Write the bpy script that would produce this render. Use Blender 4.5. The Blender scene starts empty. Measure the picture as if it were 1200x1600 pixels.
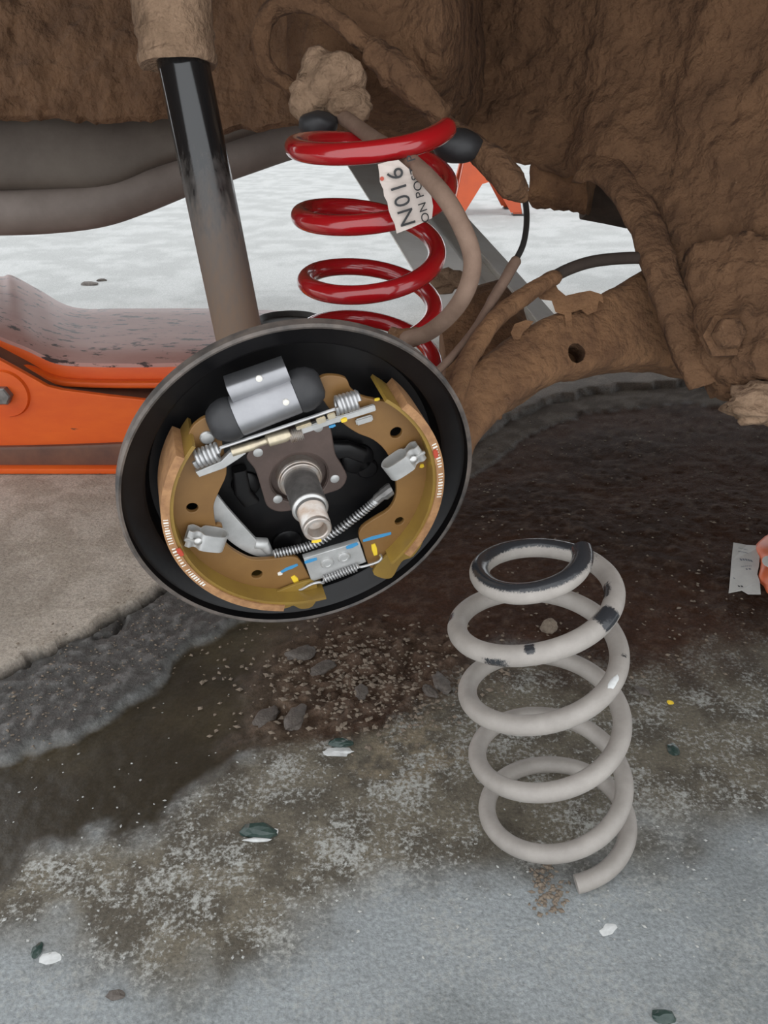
import bpy, bmesh, math, random
import numpy as np
from mathutils import Vector, Matrix, noise

random.seed(7)
rng = np.random.default_rng(11)
sc = bpy.context.scene
COL = sc.collection

# ------------------------------------------------------------------ camera, sky, exposure
PITCH = math.radians(27.0)
CAM = np.array([0.0, 0.0, 0.49])
FPX = 1200.0
FW = np.array([0, math.cos(PITCH), -math.sin(PITCH)])
UP = np.array([0, math.sin(PITCH), math.cos(PITCH)])
RT = np.array([1.0, 0, 0])
cam_d = bpy.data.cameras.new('camera')
cam_d.sensor_fit = 'VERTICAL'
cam_d.sensor_height = 36.0
cam_d.lens = 36.0 * FPX / 1600.0
cam_d.clip_start = 0.01
cam_d.clip_end = 300
cam = bpy.data.objects.new('camera', cam_d)
COL.objects.link(cam)
cam.location = CAM
cam.rotation_euler = (math.radians(90) - PITCH, 0, 0)
sc.camera = cam

world = bpy.data.worlds.new('overcast_sky')
sc.world = world
world.use_nodes = True
bg = world.node_tree.nodes['Background']
bg.inputs['Color'].default_value = (0.945, 0.972, 1.0, 1)
bg.inputs['Strength'].default_value = 1.55
sc.view_settings.view_transform = 'Standard'
sc.view_settings.look = 'None'
sc.view_settings.exposure = 0.2
sc.view_settings.gamma = 1.0
sc.view_settings.use_curve_mapping = False


def ray(px, py):
    return FW + RT * ((px - 600) / FPX) + UP * ((800 - py) / FPX)


def P(px, py, z):                       # point at camera depth z
    return CAM + z * ray(px, py)


def onz(px, py, z=0.0):                 # point on the horizontal plane at height z
    d = ray(px, py)
    return CAM + d * ((z - CAM[2]) / d[2])


def ony(px, py, y):                     # point on the vertical plane at distance y
    d = ray(px, py)
    return CAM + d * (y / d[1])


# ------------------------------------------------------------------ materials
def lnk(nt, a, b):
    nt.links.new(a, b)


def mat(name, c1, c2=None, scale=60, rough=0.6, metal=0.0, bump=0.0, bscale=200, bdist=0.002,
        detail=6, lo=0.35, hi=0.65, rough2=None, coat=0.0, spots=None, stretch=(1, 1, 1)):
    m = bpy.data.materials.new(name)
    m.use_nodes = True
    nt = m.node_tree
    b = nt.nodes['Principled BSDF']
    b.inputs['Base Color'].default_value = (*c1, 1)
    b.inputs['Roughness'].default_value = rough
    b.inputs['Metallic'].default_value = metal
    b.inputs['Coat Weight'].default_value = coat
    b.inputs['Coat Roughness'].default_value = 0.08
    tc = nt.nodes.new('ShaderNodeTexCoord')
    mp = nt.nodes.new('ShaderNodeMapping')
    mp.inputs['Scale'].default_value = stretch
    lnk(nt, tc.outputs['Object'], mp.inputs['Vector'])
    col = None
    if c2 is not None:
        n = nt.nodes.new('ShaderNodeTexNoise')
        n.inputs['Scale'].default_value = scale
        n.inputs['Detail'].default_value = detail
        n.inputs['Roughness'].default_value = 0.65
        lnk(nt, mp.outputs[0], n.inputs['Vector'])
        r = nt.nodes.new('ShaderNodeMapRange')
        r.inputs['From Min'].default_value = lo
        r.inputs['From Max'].default_value = hi
        lnk(nt, n.outputs['Fac'], r.inputs['Value'])
        mx = nt.nodes.new('ShaderNodeMix')
        mx.data_type = 'RGBA'
        mx.inputs['A'].default_value = (*c1, 1)
        mx.inputs['B'].default_value = (*c2, 1)
        lnk(nt, r.outputs['Result'], mx.inputs['Factor'])
        col = mx.outputs['Result']
        if rough2 is not None:
            r2 = nt.nodes.new('ShaderNodeMapRange')
            r2.inputs['From Min'].default_value = lo
            r2.inputs['From Max'].default_value = hi
            r2.inputs['To Min'].default_value = rough
            r2.inputs['To Max'].default_value = rough2
            lnk(nt, n.outputs['Fac'], r2.inputs['Value'])
            lnk(nt, r2.outputs['Result'], b.inputs['Roughness'])
    if spots is not None:                # (colour, scale, threshold)
        n = nt.nodes.new('ShaderNodeTexNoise')
        n.inputs['Scale'].default_value = spots[1]
        n.inputs['Detail'].default_value = 8
        n.inputs['Roughness'].default_value = 0.7
        lnk(nt, mp.outputs[0], n.inputs['Vector'])
        r = nt.nodes.new('ShaderNodeMapRange')
        r.inputs['From Min'].default_value = spots[2]
        r.inputs['From Max'].default_value = spots[2] + 0.05
        lnk(nt, n.outputs['Fac'], r.inputs['Value'])
        mx = nt.nodes.new('ShaderNodeMix')
        mx.data_type = 'RGBA'
        if col is not None:
            lnk(nt, col, mx.inputs['A'])
        else:
            mx.inputs['A'].default_value = (*c1, 1)
        mx.inputs['B'].default_value = (*spots[0], 1)
        lnk(nt, r.outputs['Result'], mx.inputs['Factor'])
        col = mx.outputs['Result']
    if col is not None:
        lnk(nt, col, b.inputs['Base Color'])
    if bump > 0:
        n = nt.nodes.new('ShaderNodeTexNoise')
        n.inputs['Scale'].default_value = bscale
        n.inputs['Detail'].default_value = 5
        lnk(nt, mp.outputs[0], n.inputs['Vector'])
        bp_ = nt.nodes.new('ShaderNodeBump')
        bp_.inputs['Strength'].default_value = bump
        bp_.inputs['Distance'].default_value = bdist
        lnk(nt, n.outputs['Fac'], bp_.inputs['Height'])
        lnk(nt, bp_.outputs['Normal'], b.inputs['Normal'])
    return m


M = {}
M['mud'] = mat('dried_mud', (0.175, 0.092, 0.046), (0.105, 0.053, 0.026), 22, 0.95, bump=1.0, bscale=70, bdist=0.012,
               spots=((0.27, 0.17, 0.105), 160, 0.68))
M['mud_arm'] = mat('rusty_mud', (0.235, 0.122, 0.058), (0.13, 0.064, 0.031), 30, 0.95, bump=0.9, bscale=120, bdist=0.007,
                   spots=((0.33, 0.22, 0.15), 120, 0.66))
M['mud_pale'] = mat('pale_clay_mud', (0.34, 0.225, 0.145), (0.21, 0.135, 0.083), 50, 0.95, bump=0.9, bscale=150, bdist=0.006)
M['mud_dark'] = mat('dark_mud', (0.085, 0.060, 0.045), (0.05, 0.036, 0.028), 30, 0.9, bump=0.5, bscale=120, bdist=0.003)
M['tank'] = mat('dusty_tank', (0.13, 0.105, 0.085), (0.085, 0.065, 0.052), 7, 0.75, bump=0.15, bscale=120, bdist=0.002)
M['pipe'] = mat('dusty_pipe', (0.24, 0.195, 0.17), (0.17, 0.135, 0.115), 9, 0.6, bump=0.1, bscale=150, bdist=0.002)
M['beam'] = mat('dusty_grey_beam', (0.88, 0.86, 0.82), (0.76, 0.72, 0.67), 12, 0.7, bump=0.15, bscale=150)
M['body'] = mat('car_paint', (0.30, 0.31, 0.32), None, rough=0.35, coat=0.5)
M['blackpaint'] = mat('black_paint', (0.006, 0.006, 0.007), (0.010, 0.009, 0.009), 30, 0.30, rough2=0.42, bump=0.05, bscale=300,
                      spots=((0.10, 0.075, 0.055), 45, 0.74))
M['rim'] = mat('dusty_rim_edge', (0.17, 0.14, 0.12), (0.045, 0.042, 0.04), 40, 0.6)
M['ochre'] = mat('ochre_shoe_paint', (0.235, 0.124, 0.038), (0.185, 0.094, 0.029), 18, 0.45, bump=0.03)
M['lining'] = mat('lining', (0.42, 0.225, 0.10), (0.27, 0.135, 0.06), 150, 0.7, bump=0.2, bscale=600, bdist=0.001)
M['table'] = mat('shoe_table_paint', (0.29, 0.185, 0.036), (0.215, 0.128, 0.030), 25, 0.33)
M['steel'] = mat('zinc_steel', (0.66, 0.66, 0.65), (0.50, 0.49, 0.47), 90, 0.34, 0.75)
M['zinc'] = mat('pale_zinc', (0.60, 0.60, 0.59), (0.47, 0.47, 0.46), 70, 0.42, 0.5)
M['brass'] = mat('yellow_zinc', (0.66, 0.58, 0.42), (0.52, 0.45, 0.34), 160, 0.38, 0.7)
M['alu'] = mat('brushed_aluminium', (0.38, 0.38, 0.395), (0.32, 0.32, 0.335), 40, 0.40, 0.85, stretch=(1, 1, 1))
M['wire'] = mat('spring_wire', (0.52, 0.52, 0.52), None, rough=0.35, metal=0.75)
M['rubber'] = mat('black_rubber', (0.022, 0.022, 0.024), (0.035, 0.035, 0.037), 60, 0.5, bump=0.1)
M['hub'] = mat('brown_hub_steel', (0.135, 0.095, 0.082), (0.10, 0.072, 0.062), 50, 0.45, 0.25, bump=0.1, bscale=300)
M['spindle'] = mat('dark_spindle_steel', (0.27, 0.26, 0.25), (0.15, 0.145, 0.14), 90, 0.40, 0.6, spots=((0.30, 0.29, 0.28), 200, 0.66))
M['thread'] = mat('rusty_thread_steel', (0.58, 0.55, 0.52), (0.40, 0.30, 0.23), 70, 0.38, 0.7)
M['spindle_dark'] = mat('dirty_black_steel', (0.06, 0.055, 0.052), (0.035, 0.03, 0.028), 40, 0.6)
M['blue'] = mat('blue_paint_mark', (0.05, 0.27, 0.52), None, rough=0.5)
M['yellow'] = mat('yellow_paint_mark', (0.85, 0.60, 0.04), None, rough=0.5)
M['redmark'] = mat('red_paint_mark', (0.45, 0.06, 0.03), None, rough=0.5)
M['white'] = mat('white_print', (0.80, 0.77, 0.70), None, rough=0.6)
M['redgloss'] = mat('gloss_red_paint', (0.36, 0.006, 0.010), None, rough=0.20, coat=1.0)
M['paper'] = mat('label_paper', (0.62, 0.54, 0.49), (0.54, 0.46, 0.41), 60, 0.7)
M['ink'] = mat('black_ink', (0.02, 0.02, 0.022), None, rough=0.6)
M['hose'] = mat('dusty_hose', (0.25, 0.165, 0.12), (0.19, 0.12, 0.085), 60, 0.8, bump=0.2, bscale=300)
M['blackhose'] = mat('black_cable', (0.028, 0.026, 0.025), None, rough=0.5)
M['darkhose'] = mat('dark_dusty_cable', (0.05, 0.035, 0.027), (0.035, 0.025, 0.02), 60, 0.9)
M['orange'] = mat('jack_orange_paint', (0.78, 0.125, 0.010), (0.68, 0.085, 0.008), 12, 0.42, spots=((0.10, 0.035, 0.02), 38, 0.66), stretch=(0.5, 1, 1.6))
M['orange_top'] = mat('scuffed_jack_top', (0.52, 0.30, 0.26), (0.40, 0.19, 0.16), 9, 0.40, spots=((0.045, 0.026, 0.024), 60, 0.555), stretch=(0.4, 1, 1))
M['orange_dirt'] = mat('dirty_jack_foot', (0.17, 0.075, 0.045), (0.11, 0.05, 0.035), 25, 0.6)
M['orange_stand'] = mat('stand_orange', (0.55, 0.085, 0.018), (0.45, 0.07, 0.02), 6, 0.5)
M['glass'] = mat('dark_green_stone', (0.018, 0.04, 0.034), (0.05, 0.075, 0.065), 120, 0.25)
M['chip'] = mat('white_chip', (0.70, 0.71, 0.70), (0.55, 0.56, 0.55), 150, 0.6)
M['palechip'] = mat('pale_grey_chip', (0.46, 0.46, 0.44), (0.36, 0.36, 0.34), 150, 0.7)
M['asphalt'] = mat('asphalt_chunk', (0.075, 0.062, 0.052), (0.13, 0.11, 0.095), 200, 0.6, bump=0.5, bscale=500, bdist=0.002)
M['crumb'] = mat('tan_crumb', (0.25, 0.20, 0.15), (0.16, 0.125, 0.095), 200, 0.9, bump=0.4, bscale=500)
M['packet_orange'] = mat('orange_packet', (0.72, 0.16, 0.06), (0.62, 0.12, 0.045), 60, 0.45)
M['packet_white'] = mat('white_packet', (0.72, 0.70, 0.66), (0.62, 0.60, 0.57), 60, 0.6)
M['greyink'] = mat('grey_print', (0.20, 0.21, 0.24), None, rough=0.7)


def shock_material():
    m = mat('shock_tube_paint', (0.010, 0.011, 0.012), None, rough=0.16, coat=0.6)
    nt = m.node_tree
    b = nt.nodes['Principled BSDF']
    g = nt.nodes.new('ShaderNodeNewGeometry')
    s = nt.nodes.new('ShaderNodeSeparateXYZ')
    lnk(nt, g.outputs['Position'], s.inputs[0])
    n = nt.nodes.new('ShaderNodeTexNoise')
    n.inputs['Scale'].default_value = 22
    n.inputs['Detail'].default_value = 5
    ad = nt.nodes.new('ShaderNodeMath')
    ad.operation = 'MULTIPLY_ADD'
    ad.inputs[1].default_value = 0.09
    lnk(nt, n.outputs['Fac'], ad.inputs[0])
    lnk(nt, s.outputs['Z'], ad.inputs[2])
    r = nt.nodes.new('ShaderNodeMapRange')
    r.inputs['From Min'].default_value = 0.515
    r.inputs['From Max'].default_value = 0.455
    lnk(nt, ad.outputs[0], r.inputs['Value'])
    r2 = nt.nodes.new('ShaderNodeMapRange')
    r2.inputs['From Min'].default_value = 0.48
    r2.inputs['From Max'].default_value = 0.38
    lnk(nt, ad.outputs[0], r2.inputs['Value'])
    mx = nt.nodes.new('ShaderNodeMix'); mx.data_type = 'RGBA'
    mx.inputs['A'].default_value = (0.010, 0.011, 0.012, 1)
    mx.inputs['B'].default_value = (0.13, 0.115, 0.105, 1)
    lnk(nt, r.outputs['Result'], mx.inputs['Factor'])
    mx2 = nt.nodes.new('ShaderNodeMix'); mx2.data_type = 'RGBA'
    mx2.inputs['B'].default_value = (0.19, 0.125, 0.085, 1)
    lnk(nt, mx.outputs['Result'], mx2.inputs['A'])
    lnk(nt, r2.outputs['Result'], mx2.inputs['Factor'])
    lnk(nt, mx2.outputs['Result'], b.inputs['Base Color'])
    r3 = nt.nodes.new('ShaderNodeMapRange')
    r3.inputs['To Min'].default_value = 0.16
    r3.inputs['To Max'].default_value = 0.75
    lnk(nt, r.outputs['Result'], r3.inputs['Value'])
    lnk(nt, r3.outputs['Result'], b.inputs['Roughness'])
    r4 = nt.nodes.new('ShaderNodeMapRange')
    r4.inputs['To Min'].default_value = 0.6
    r4.inputs['To Max'].default_value = 0.0
    lnk(nt, r.outputs['Result'], r4.inputs['Value'])
    lnk(nt, r4.outputs['Result'], b.inputs['Coat Weight'])
    return m


def worn_spring_material():
    m = mat('worn_spring_coat', (0.365, 0.335, 0.305), (0.285, 0.26, 0.235), 35, 0.55, bump=0.15, bscale=500, bdist=0.001)
    nt = m.node_tree
    b = nt.nodes['Principled BSDF']
    old = b.inputs['Base Color'].links[0].from_socket
    at = nt.nodes.new('ShaderNodeAttribute')
    at.attribute_name = 'wear'
    n = nt.nodes.new('ShaderNodeTexNoise')
    n.inputs['Scale'].default_value = 110
    n.inputs['Detail'].default_value = 8
    n.inputs['Roughness'].default_value = 0.7
    ad = nt.nodes.new('ShaderNodeMath'); ad.operation = 'MULTIPLY_ADD'
    ad.inputs[1].default_value = 0.9
    lnk(nt, n.outputs['Fac'], ad.inputs[0])
    lnk(nt, at.outputs['Fac'], ad.inputs[2])
    r = nt.nodes.new('ShaderNodeMapRange')
    r.inputs['From Min'].default_value = 0.76
    r.inputs['From Max'].default_value = 0.96
    lnk(nt, ad.outputs[0], r.inputs['Value'])
    mx = nt.nodes.new('ShaderNodeMix'); mx.data_type = 'RGBA'
    lnk(nt, old, mx.inputs['A'])
    mx.inputs['B'].default_value = (0.03, 0.032, 0.036, 1)
    lnk(nt, r.outputs['Result'], mx.inputs['Factor'])
    lnk(nt, mx.outputs['Result'], b.inputs['Base Color'])
    r3 = nt.nodes.new('ShaderNodeMapRange')
    r3.inputs['To Min'].default_value = 0.55
    r3.inputs['To Max'].default_value = 0.16
    lnk(nt, r.outputs['Result'], r3.inputs['Value'])
    lnk(nt, r3.outputs['Result'], b.inputs['Roughness'])
    return m


M['blackpaint'].node_tree.nodes['Principled BSDF'].inputs['Specular IOR Level'].default_value = 0.35
M['shock'] = shock_material()
M['oldspring'] = worn_spring_material()


# ------------------------------------------------------------------ mesh helpers
def root_loc(o):
    v = np.zeros(3)
    while o is not None:
        v += np.array(o.location)
        o = o.parent
    return v


def obj(name, V, Fc, m, parent=None, smooth=True, auto=None):
    """one mesh object from world-space points"""
    V = np.asarray(V, float).reshape(-1, 3)
    if parent is None:
        lo, hi = V.min(0), V.max(0)
        loc = np.array([(lo[0] + hi[0]) / 2, (lo[1] + hi[1]) / 2, lo[2]])
    else:
        loc = root_loc(parent)
    me = bpy.data.meshes.new(name)
    me.from_pydata((V - loc).tolist(), [], [tuple(int(i) for i in f) for f in Fc])
    bm = bmesh.new(); bm.from_mesh(me)
    bmesh.ops.recalc_face_normals(bm, faces=bm.faces)
    bm.to_mesh(me); bm.free()
    if smooth:
        for p in me.polygons:
            p.use_smooth = True
        try:
            me.set_sharp_from_angle(angle=math.radians(auto if auto else 40))
        except Exception:
            pass
    me.materials.append(M[m] if isinstance(m, str) else m)
    o = bpy.data.objects.new(name, me)
    COL.objects.link(o)
    if parent is None:
        o.location = loc
    else:
        o.parent = parent
    return o


def thing(name, label, cat, loc, group=None):
    o = bpy.data.objects.new(name, None)
    o.empty_display_size = 0.05
    COL.objects.link(o)
    o.location = loc
    return tag(o, label, cat, group)


def tag(o, label=None, cat=None, group=None, kind=None):
    for k, v in (('label', label), ('category', cat), ('group', group), ('kind', kind)):
        if v:
            o[k] = v
    return o


class B:                                    # collects shapes into one mesh
    def __init__(s):
        s.V = []; s.F = []

    def add(s, V, Fc):
        k = len(s.V)
        s.V += [tuple(v) for v in V]
        s.F += [tuple(i + k for i in f) for f in Fc]
        return s

    def obj(s, name, m, parent=None, smooth=True, auto=None):
        return obj(name, s.V, s.F, m, parent, smooth, auto)


def unit(v):
    v = np.asarray(v, float)
    return v / max(np.linalg.norm(v), 1e-12)


def spline(pts, n=8):
    """Catmull-Rom through points of any dimension"""
    pts = [np.asarray(p, float) for p in pts]
    if len(pts) < 3:
        return [pts[0] + (pts[1] - pts[0]) * i / n for i in range(n + 1)]
    q = [2 * pts[0] - pts[1]] + pts + [2 * pts[-1] - pts[-2]]
    out = []
    for i in range(1, len(q) - 2):
        for k in range(n):
            t = k / n
            a, b, c, d = q[i - 1], q[i], q[i + 1], q[i + 2]
            out.append(0.5 * (2 * b + (c - a) * t + (2 * a - 5 * b + 4 * c - d) * t * t + (3 * b - a - 3 * c + d) * t ** 3))
    out.append(pts[-1])
    return out


def tube(path, r, n=12, caps=True, round_cap=False):
    path = [np.asarray(p, float) for p in path]
    N = len(path)
    rr = [r] * N if np.isscalar(r) else list(r)
    if round_cap:
        a, b = path[0], path[-1]
        ta, tb = unit(path[0] - path[1]), unit(path[-1] - path[-2])
        ra, rb = rr[0], rr[-1]
        path = [a + ta * ra * 0.6, a + ta * ra * 0.4] + path + [b + tb * rb * 0.4, b + tb * rb * 0.6]
        rr = [ra * 0.45, ra * 0.85] + rr + [rb * 0.85, rb * 0.45]
        N += 4
    V = []; Fc = []
    T = [unit(path[min(i + 1, N - 1)] - path[max(i - 1, 0)]) for i in range(N)]
    u = np.cross(T[0], [0, 0, 1.0])
    if np.linalg.norm(u) < 1e-3:
        u = np.cross(T[0], [1.0, 0, 0])
    u = unit(u)
    for i in range(N):
        u = unit(u - T[i] * (u @ T[i]))
        w = np.cross(T[i], u)
        for k in range(n):
            a = 2 * math.pi * k / n
            V.append(path[i] + rr[i] * (math.cos(a) * u + math.sin(a) * w))
    for i in range(N - 1):
        for k in range(n):
            Fc.append((i * n + k, i * n + (k + 1) % n, (i + 1) * n + (k + 1) % n, (i + 1) * n + k))
    if caps:
        Fc.append(tuple(range(n - 1, -1, -1)))
        Fc.append(tuple((N - 1) * n + k for k in range(n)))
    return V, Fc


def lathe(prof, o, ax, n=48, closed=False):
    """profile of (r, h) about axis ax through o"""
    o = np.asarray(o, float); ax = unit(ax)
    u = np.cross(ax, [0, 0, 1.0])
    if np.linalg.norm(u) < 1e-3:
        u = np.array([1.0, 0, 0])
    u = unit(u); w = np.cross(ax, u)
    V = []; Fc = []
    for r, h in prof:
        for k in range(n):
            a = 2 * math.pi * k / n
            V.append(o + ax * h + r * (math.cos(a) * u + math.sin(a) * w))
    L = len(prof)
    for i in range(L - 1 + (1 if closed else 0)):
        j = (i + 1) % L
        for k in range(n):
            Fc.append((i * n + k, i * n + (k + 1) % n, j * n + (k + 1) % n, j * n + k))
    if not closed:
        if prof[0][0] > 1e-6:
            Fc.append(tuple(range(n)))
        if prof[-1][0] > 1e-6:
            Fc.append(tuple((L - 1) * n + k for k in range(n)))
    return V, Fc


def box8(c, X, Y, Z):
    """box from a centre and three half-axis vectors"""
    c, X, Y, Z = [np.asarray(a, float) for a in (c, X, Y, Z)]
    V = [c + sx * X + sy * Y + sz * Z for sz in (-1, 1) for sy in (-1, 1) for sx in (-1, 1)]
    Fc = [(0, 1, 3, 2), (4, 6, 7, 5), (0, 4, 5, 1), (2, 3, 7, 6), (0, 2, 6, 4), (1, 5, 7, 3)]
    return V, Fc


def bevel_box(name, c, X, Y, Z, m, parent, bev=0.0008, seg=2):
    V, Fc = box8(c, X, Y, Z)
    o = obj(name, V, Fc, m, parent)
    bm = bmesh.new(); bm.from_mesh(o.data)
    bmesh.ops.bevel(bm, geom=bm.edges[:], offset=bev, segments=seg, affect='EDGES')
    bm.to_mesh(o.data); bm.free()
    for p in o.data.polygons:
        p.use_smooth = True
    o.data.set_sharp_from_angle(angle=math.radians(40))
    return o


def plate_mesh(loops, thick, frame, h, bev=0.0004):
    """flat plate with holes: loops[0] outline, others holes, in plane coordinates of the frame"""
    cu = bpy.data.curves.new('tmp', 'CURVE')
    cu.dimensions = '2D'
    cu.fill_mode = 'BOTH'
    cu.extrude = thick / 2 - bev
    cu.bevel_depth = bev
    cu.bevel_resolution = 1
    cu.offset = -bev
    for lp in loops:
        s = cu.splines.new('POLY')
        s.points.add(len(lp) - 1)
        for p, (x, y) in zip(s.points, lp):
            p.co = (x, y, 0, 1)
        s.use_cyclic_u = True
    o = bpy.data.objects.new('tmp', cu)
    COL.objects.link(o)
    dg = bpy.context.evaluated_depsgraph_get()
    me = bpy.data.meshes.new_from_object(o.evaluated_get(dg))
    V = [frame(v.co.x, v.co.y, h + v.co.z) for v in me.vertices]
    Fc = [tuple(p.vertices) for p in me.polygons]
    bpy.data.objects.remove(o); bpy.data.curves.remove(cu); bpy.data.meshes.remove(me)
    return V, Fc


def text_mesh(body, size, frame, h, thick=0.0001, spacing=1.0):
    cu = bpy.data.curves.new('tmp', 'FONT')
    cu.body = body
    cu.size = size
    cu.extrude = thick
    cu.space_character = spacing
    cu.resolution_u = 4
    o = bpy.data.objects.new('tmp', cu)
    COL.objects.link(o)
    dg = bpy.context.evaluated_depsgraph_get()
    me = bpy.data.meshes.new_from_object(o.evaluated_get(dg))
    V = [frame(v.co.x, v.co.y, h + v.co.z) for v in me.vertices]
    Fc = [tuple(p.vertices) for p in me.polygons]
    bpy.data.objects.remove(o); bpy.data.curves.remove(cu); bpy.data.meshes.remove(me)
    return V, Fc


def circle2(c, r, n=20):
    return [(c[0] + r * math.cos(2 * math.pi * k / n), c[1] + r * math.sin(2 * math.pi * k / n)) for k in range(n)]


def coil(a, b, r, turns, wire, name, m, parent, n=8, per=14):
    a = np.asarray(a, float); b = np.asarray(b, float)
    ax = unit(b - a)
    u = unit(np.cross(ax, [0.3, 0.2, 1.0])); w = np.cross(ax, u)
    pts = []
    N = int(turns * per)
    for i in range(N + 1):
        t = i / N
        th = 2 * math.pi * turns * t
        pts.append(a + (b - a) * t + r * (math.cos(th) * u + math.sin(th) * w))
    V, Fc = tube(pts, wire, n)
    return obj(name, V, Fc, m, parent)


def blob(c, rad, seed, amp=0.25, sub=3, squash=(1, 1, 1), freq=1.6):
    bm = bmesh.new()
    bmesh.ops.create_icosphere(bm, subdivisions=sub, radius=1.0)
    V = []
    for v in bm.verts:
        d = v.co.normalized()
        k = 1 + amp * noise.fractal(d * freq + Vector((seed * 7.3, seed * 1.7, seed * 3.1)), 1.0, 2.0, 4)
        V.append(np.asarray(c) + rad * k * np.array([d.x * squash[0], d.y * squash[1], d.z * squash[2]]))
    Fc = [tuple(v.index for v in f.verts) for f in bm.faces]
    bm.free()
    return V, Fc


def loft(stations, n=20, power=3.0):
    """stations: (top point, bottom point, half thickness, side direction) -> closed superellipse sweep"""
    V = []; Fc = []
    for top, bot, th, side in stations:
        c = (np.asarray(top) + np.asarray(bot)) / 2
        y = (np.asarray(top) - np.asarray(bot)) / 2
        s = unit(side) * th
        for k in range(n):
            a = 2 * math.pi * k / n
            ca, sa = math.cos(a), math.sin(a)
            e = 2 / power
            V.append(c + s * (abs(ca) ** e * np.sign(ca)) + y * (abs(sa) ** e * np.sign(sa)))
    L = len(stations)
    for i in range(L - 1):
        for k in range(n):
            Fc.append((i * n + k, i * n + (k + 1) % n, (i + 1) * n + (k + 1) % n, (i + 1) * n + k))
    Fc.append(tuple(range(n)))
    Fc.append(tuple((L - 1) * n + k for k in range(n)))
    return V, Fc


def lump(V, amp, freq, seed=0):
    """push points around with a solid noise field (caked mud)"""
    out = []
    for v in V:
        q = Vector(v) * freq + Vector((seed * 3.7, seed, -seed))
        d = noise.noise_vector(q) + 0.5 * noise.noise_vector(q * 2.3) + 0.25 * noise.noise_vector(q * 5.1)
        out.append(np.asarray(v) + amp * np.array(d))
    return out


def sheet(rows, nu, nv, thick, back, amp=0.0, freq=20, seed=0):
    """curved panel through rows of control points, with real thickness"""
    R = [spline(r, nu) for r in rows]
    W = len(R[0])
    cols = [spline([R[j][i] for j in range(len(R))], nv) for i in range(W)]
    H = len(cols[0])
    G = [cols[i][j] for j in range(H) for i in range(W)]
    if amp:
        G = lump(G, amp, freq, seed)
    bk = np.asarray(back, float) * thick
    V = list(G) + [np.asarray(g) + bk for g in G]
    n = W * H
    Fc = []
    for j in range(H - 1):
        for i in range(W - 1):
            a = j * W + i
            Fc.append((a, a + 1, a + W + 1, a + W))
            Fc.append((n + a, n + a + W, n + a + W + 1, n + a + 1))
    for i in range(W - 1):
        Fc.append((i, n + i, n + i + 1, i + 1))
        a = (H - 1) * W + i
        Fc.append((a, a + 1, n + a + 1, n + a))
    for j in range(H - 1):
        a = j * W
        Fc.append((a, a + W, n + a + W, n + a))
        a = j * W + W - 1
        Fc.append((a, n + a, n + a + W, a + W))
    return V, Fc


# ------------------------------------------------------------------ floor (one continuous ground with broken edges and stains)
def vnoise(x, y, seed):
    r = np.random.default_rng(seed)
    T = r.random((256, 256))
    xi = np.floor(x).astype(int); yi = np.floor(y).astype(int)
    fx = x - xi; fy = y - yi
    fx = fx * fx * (3 - 2 * fx); fy = fy * fy * (3 - 2 * fy)
    g = lambda a, b: T[a % 256, b % 256]
    return (g(xi, yi) * (1 - fx) + g(xi + 1, yi) * fx) * (1 - fy) + (g(xi, yi + 1) * (1 - fx) + g(xi + 1, yi + 1) * fx) * fy


def fbm(x, y, f, seed, octv=5, gain=0.55):
    s = 0; a = 1; t = 0
    for k in range(octv):
        s = s + a * vnoise(x * f + 17.3 * k, y * f - 9.1 * k, seed + k); t += a
        f *= 2.05; a *= gain
    return s / t


def inside(poly, x, y):
    r = np.zeros(x.shape, bool)
    n = len(poly)
    for i in range(n):
        x1, y1 = poly[i]; x2, y2 = poly[(i + 1) % n]
        if y1 == y2:
            continue
        c = ((y1 > y) != (y2 > y)) & (x < (x2 - x1) * (y - y1) / (y2 - y1) + x1)
        r ^= c
    return r


def segdist(poly, x, y, closed=False):
    d = np.full(x.shape, 1e9)
    n = len(poly)
    for i in range(n if closed else n - 1):
        a = np.array(poly[i]); b = np.array(poly[(i + 1) % n])
        ab = b - a
        t = np.clip(((x - a[0]) * ab[0] + (y - a[1]) * ab[1]) / (ab @ ab + 1e-12), 0, 1)
        d = np.minimum(d, np.hypot(x - a[0] - t * ab[0], y - a[1] - t * ab[1]))
    return d


def fl(pts):
    return [tuple(onz(*p)[:2]) for p in pts]


def sdf(poly, x, y):                       # positive inside
    d = segdist(poly, x, y, True)
    return np.where(inside(poly, x, y), d, -d)


def sm(v, a, b):
    t = np.clip((v - a) / (b - a), 0, 1)
    return t * t * (3 - 2 * t)


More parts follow.
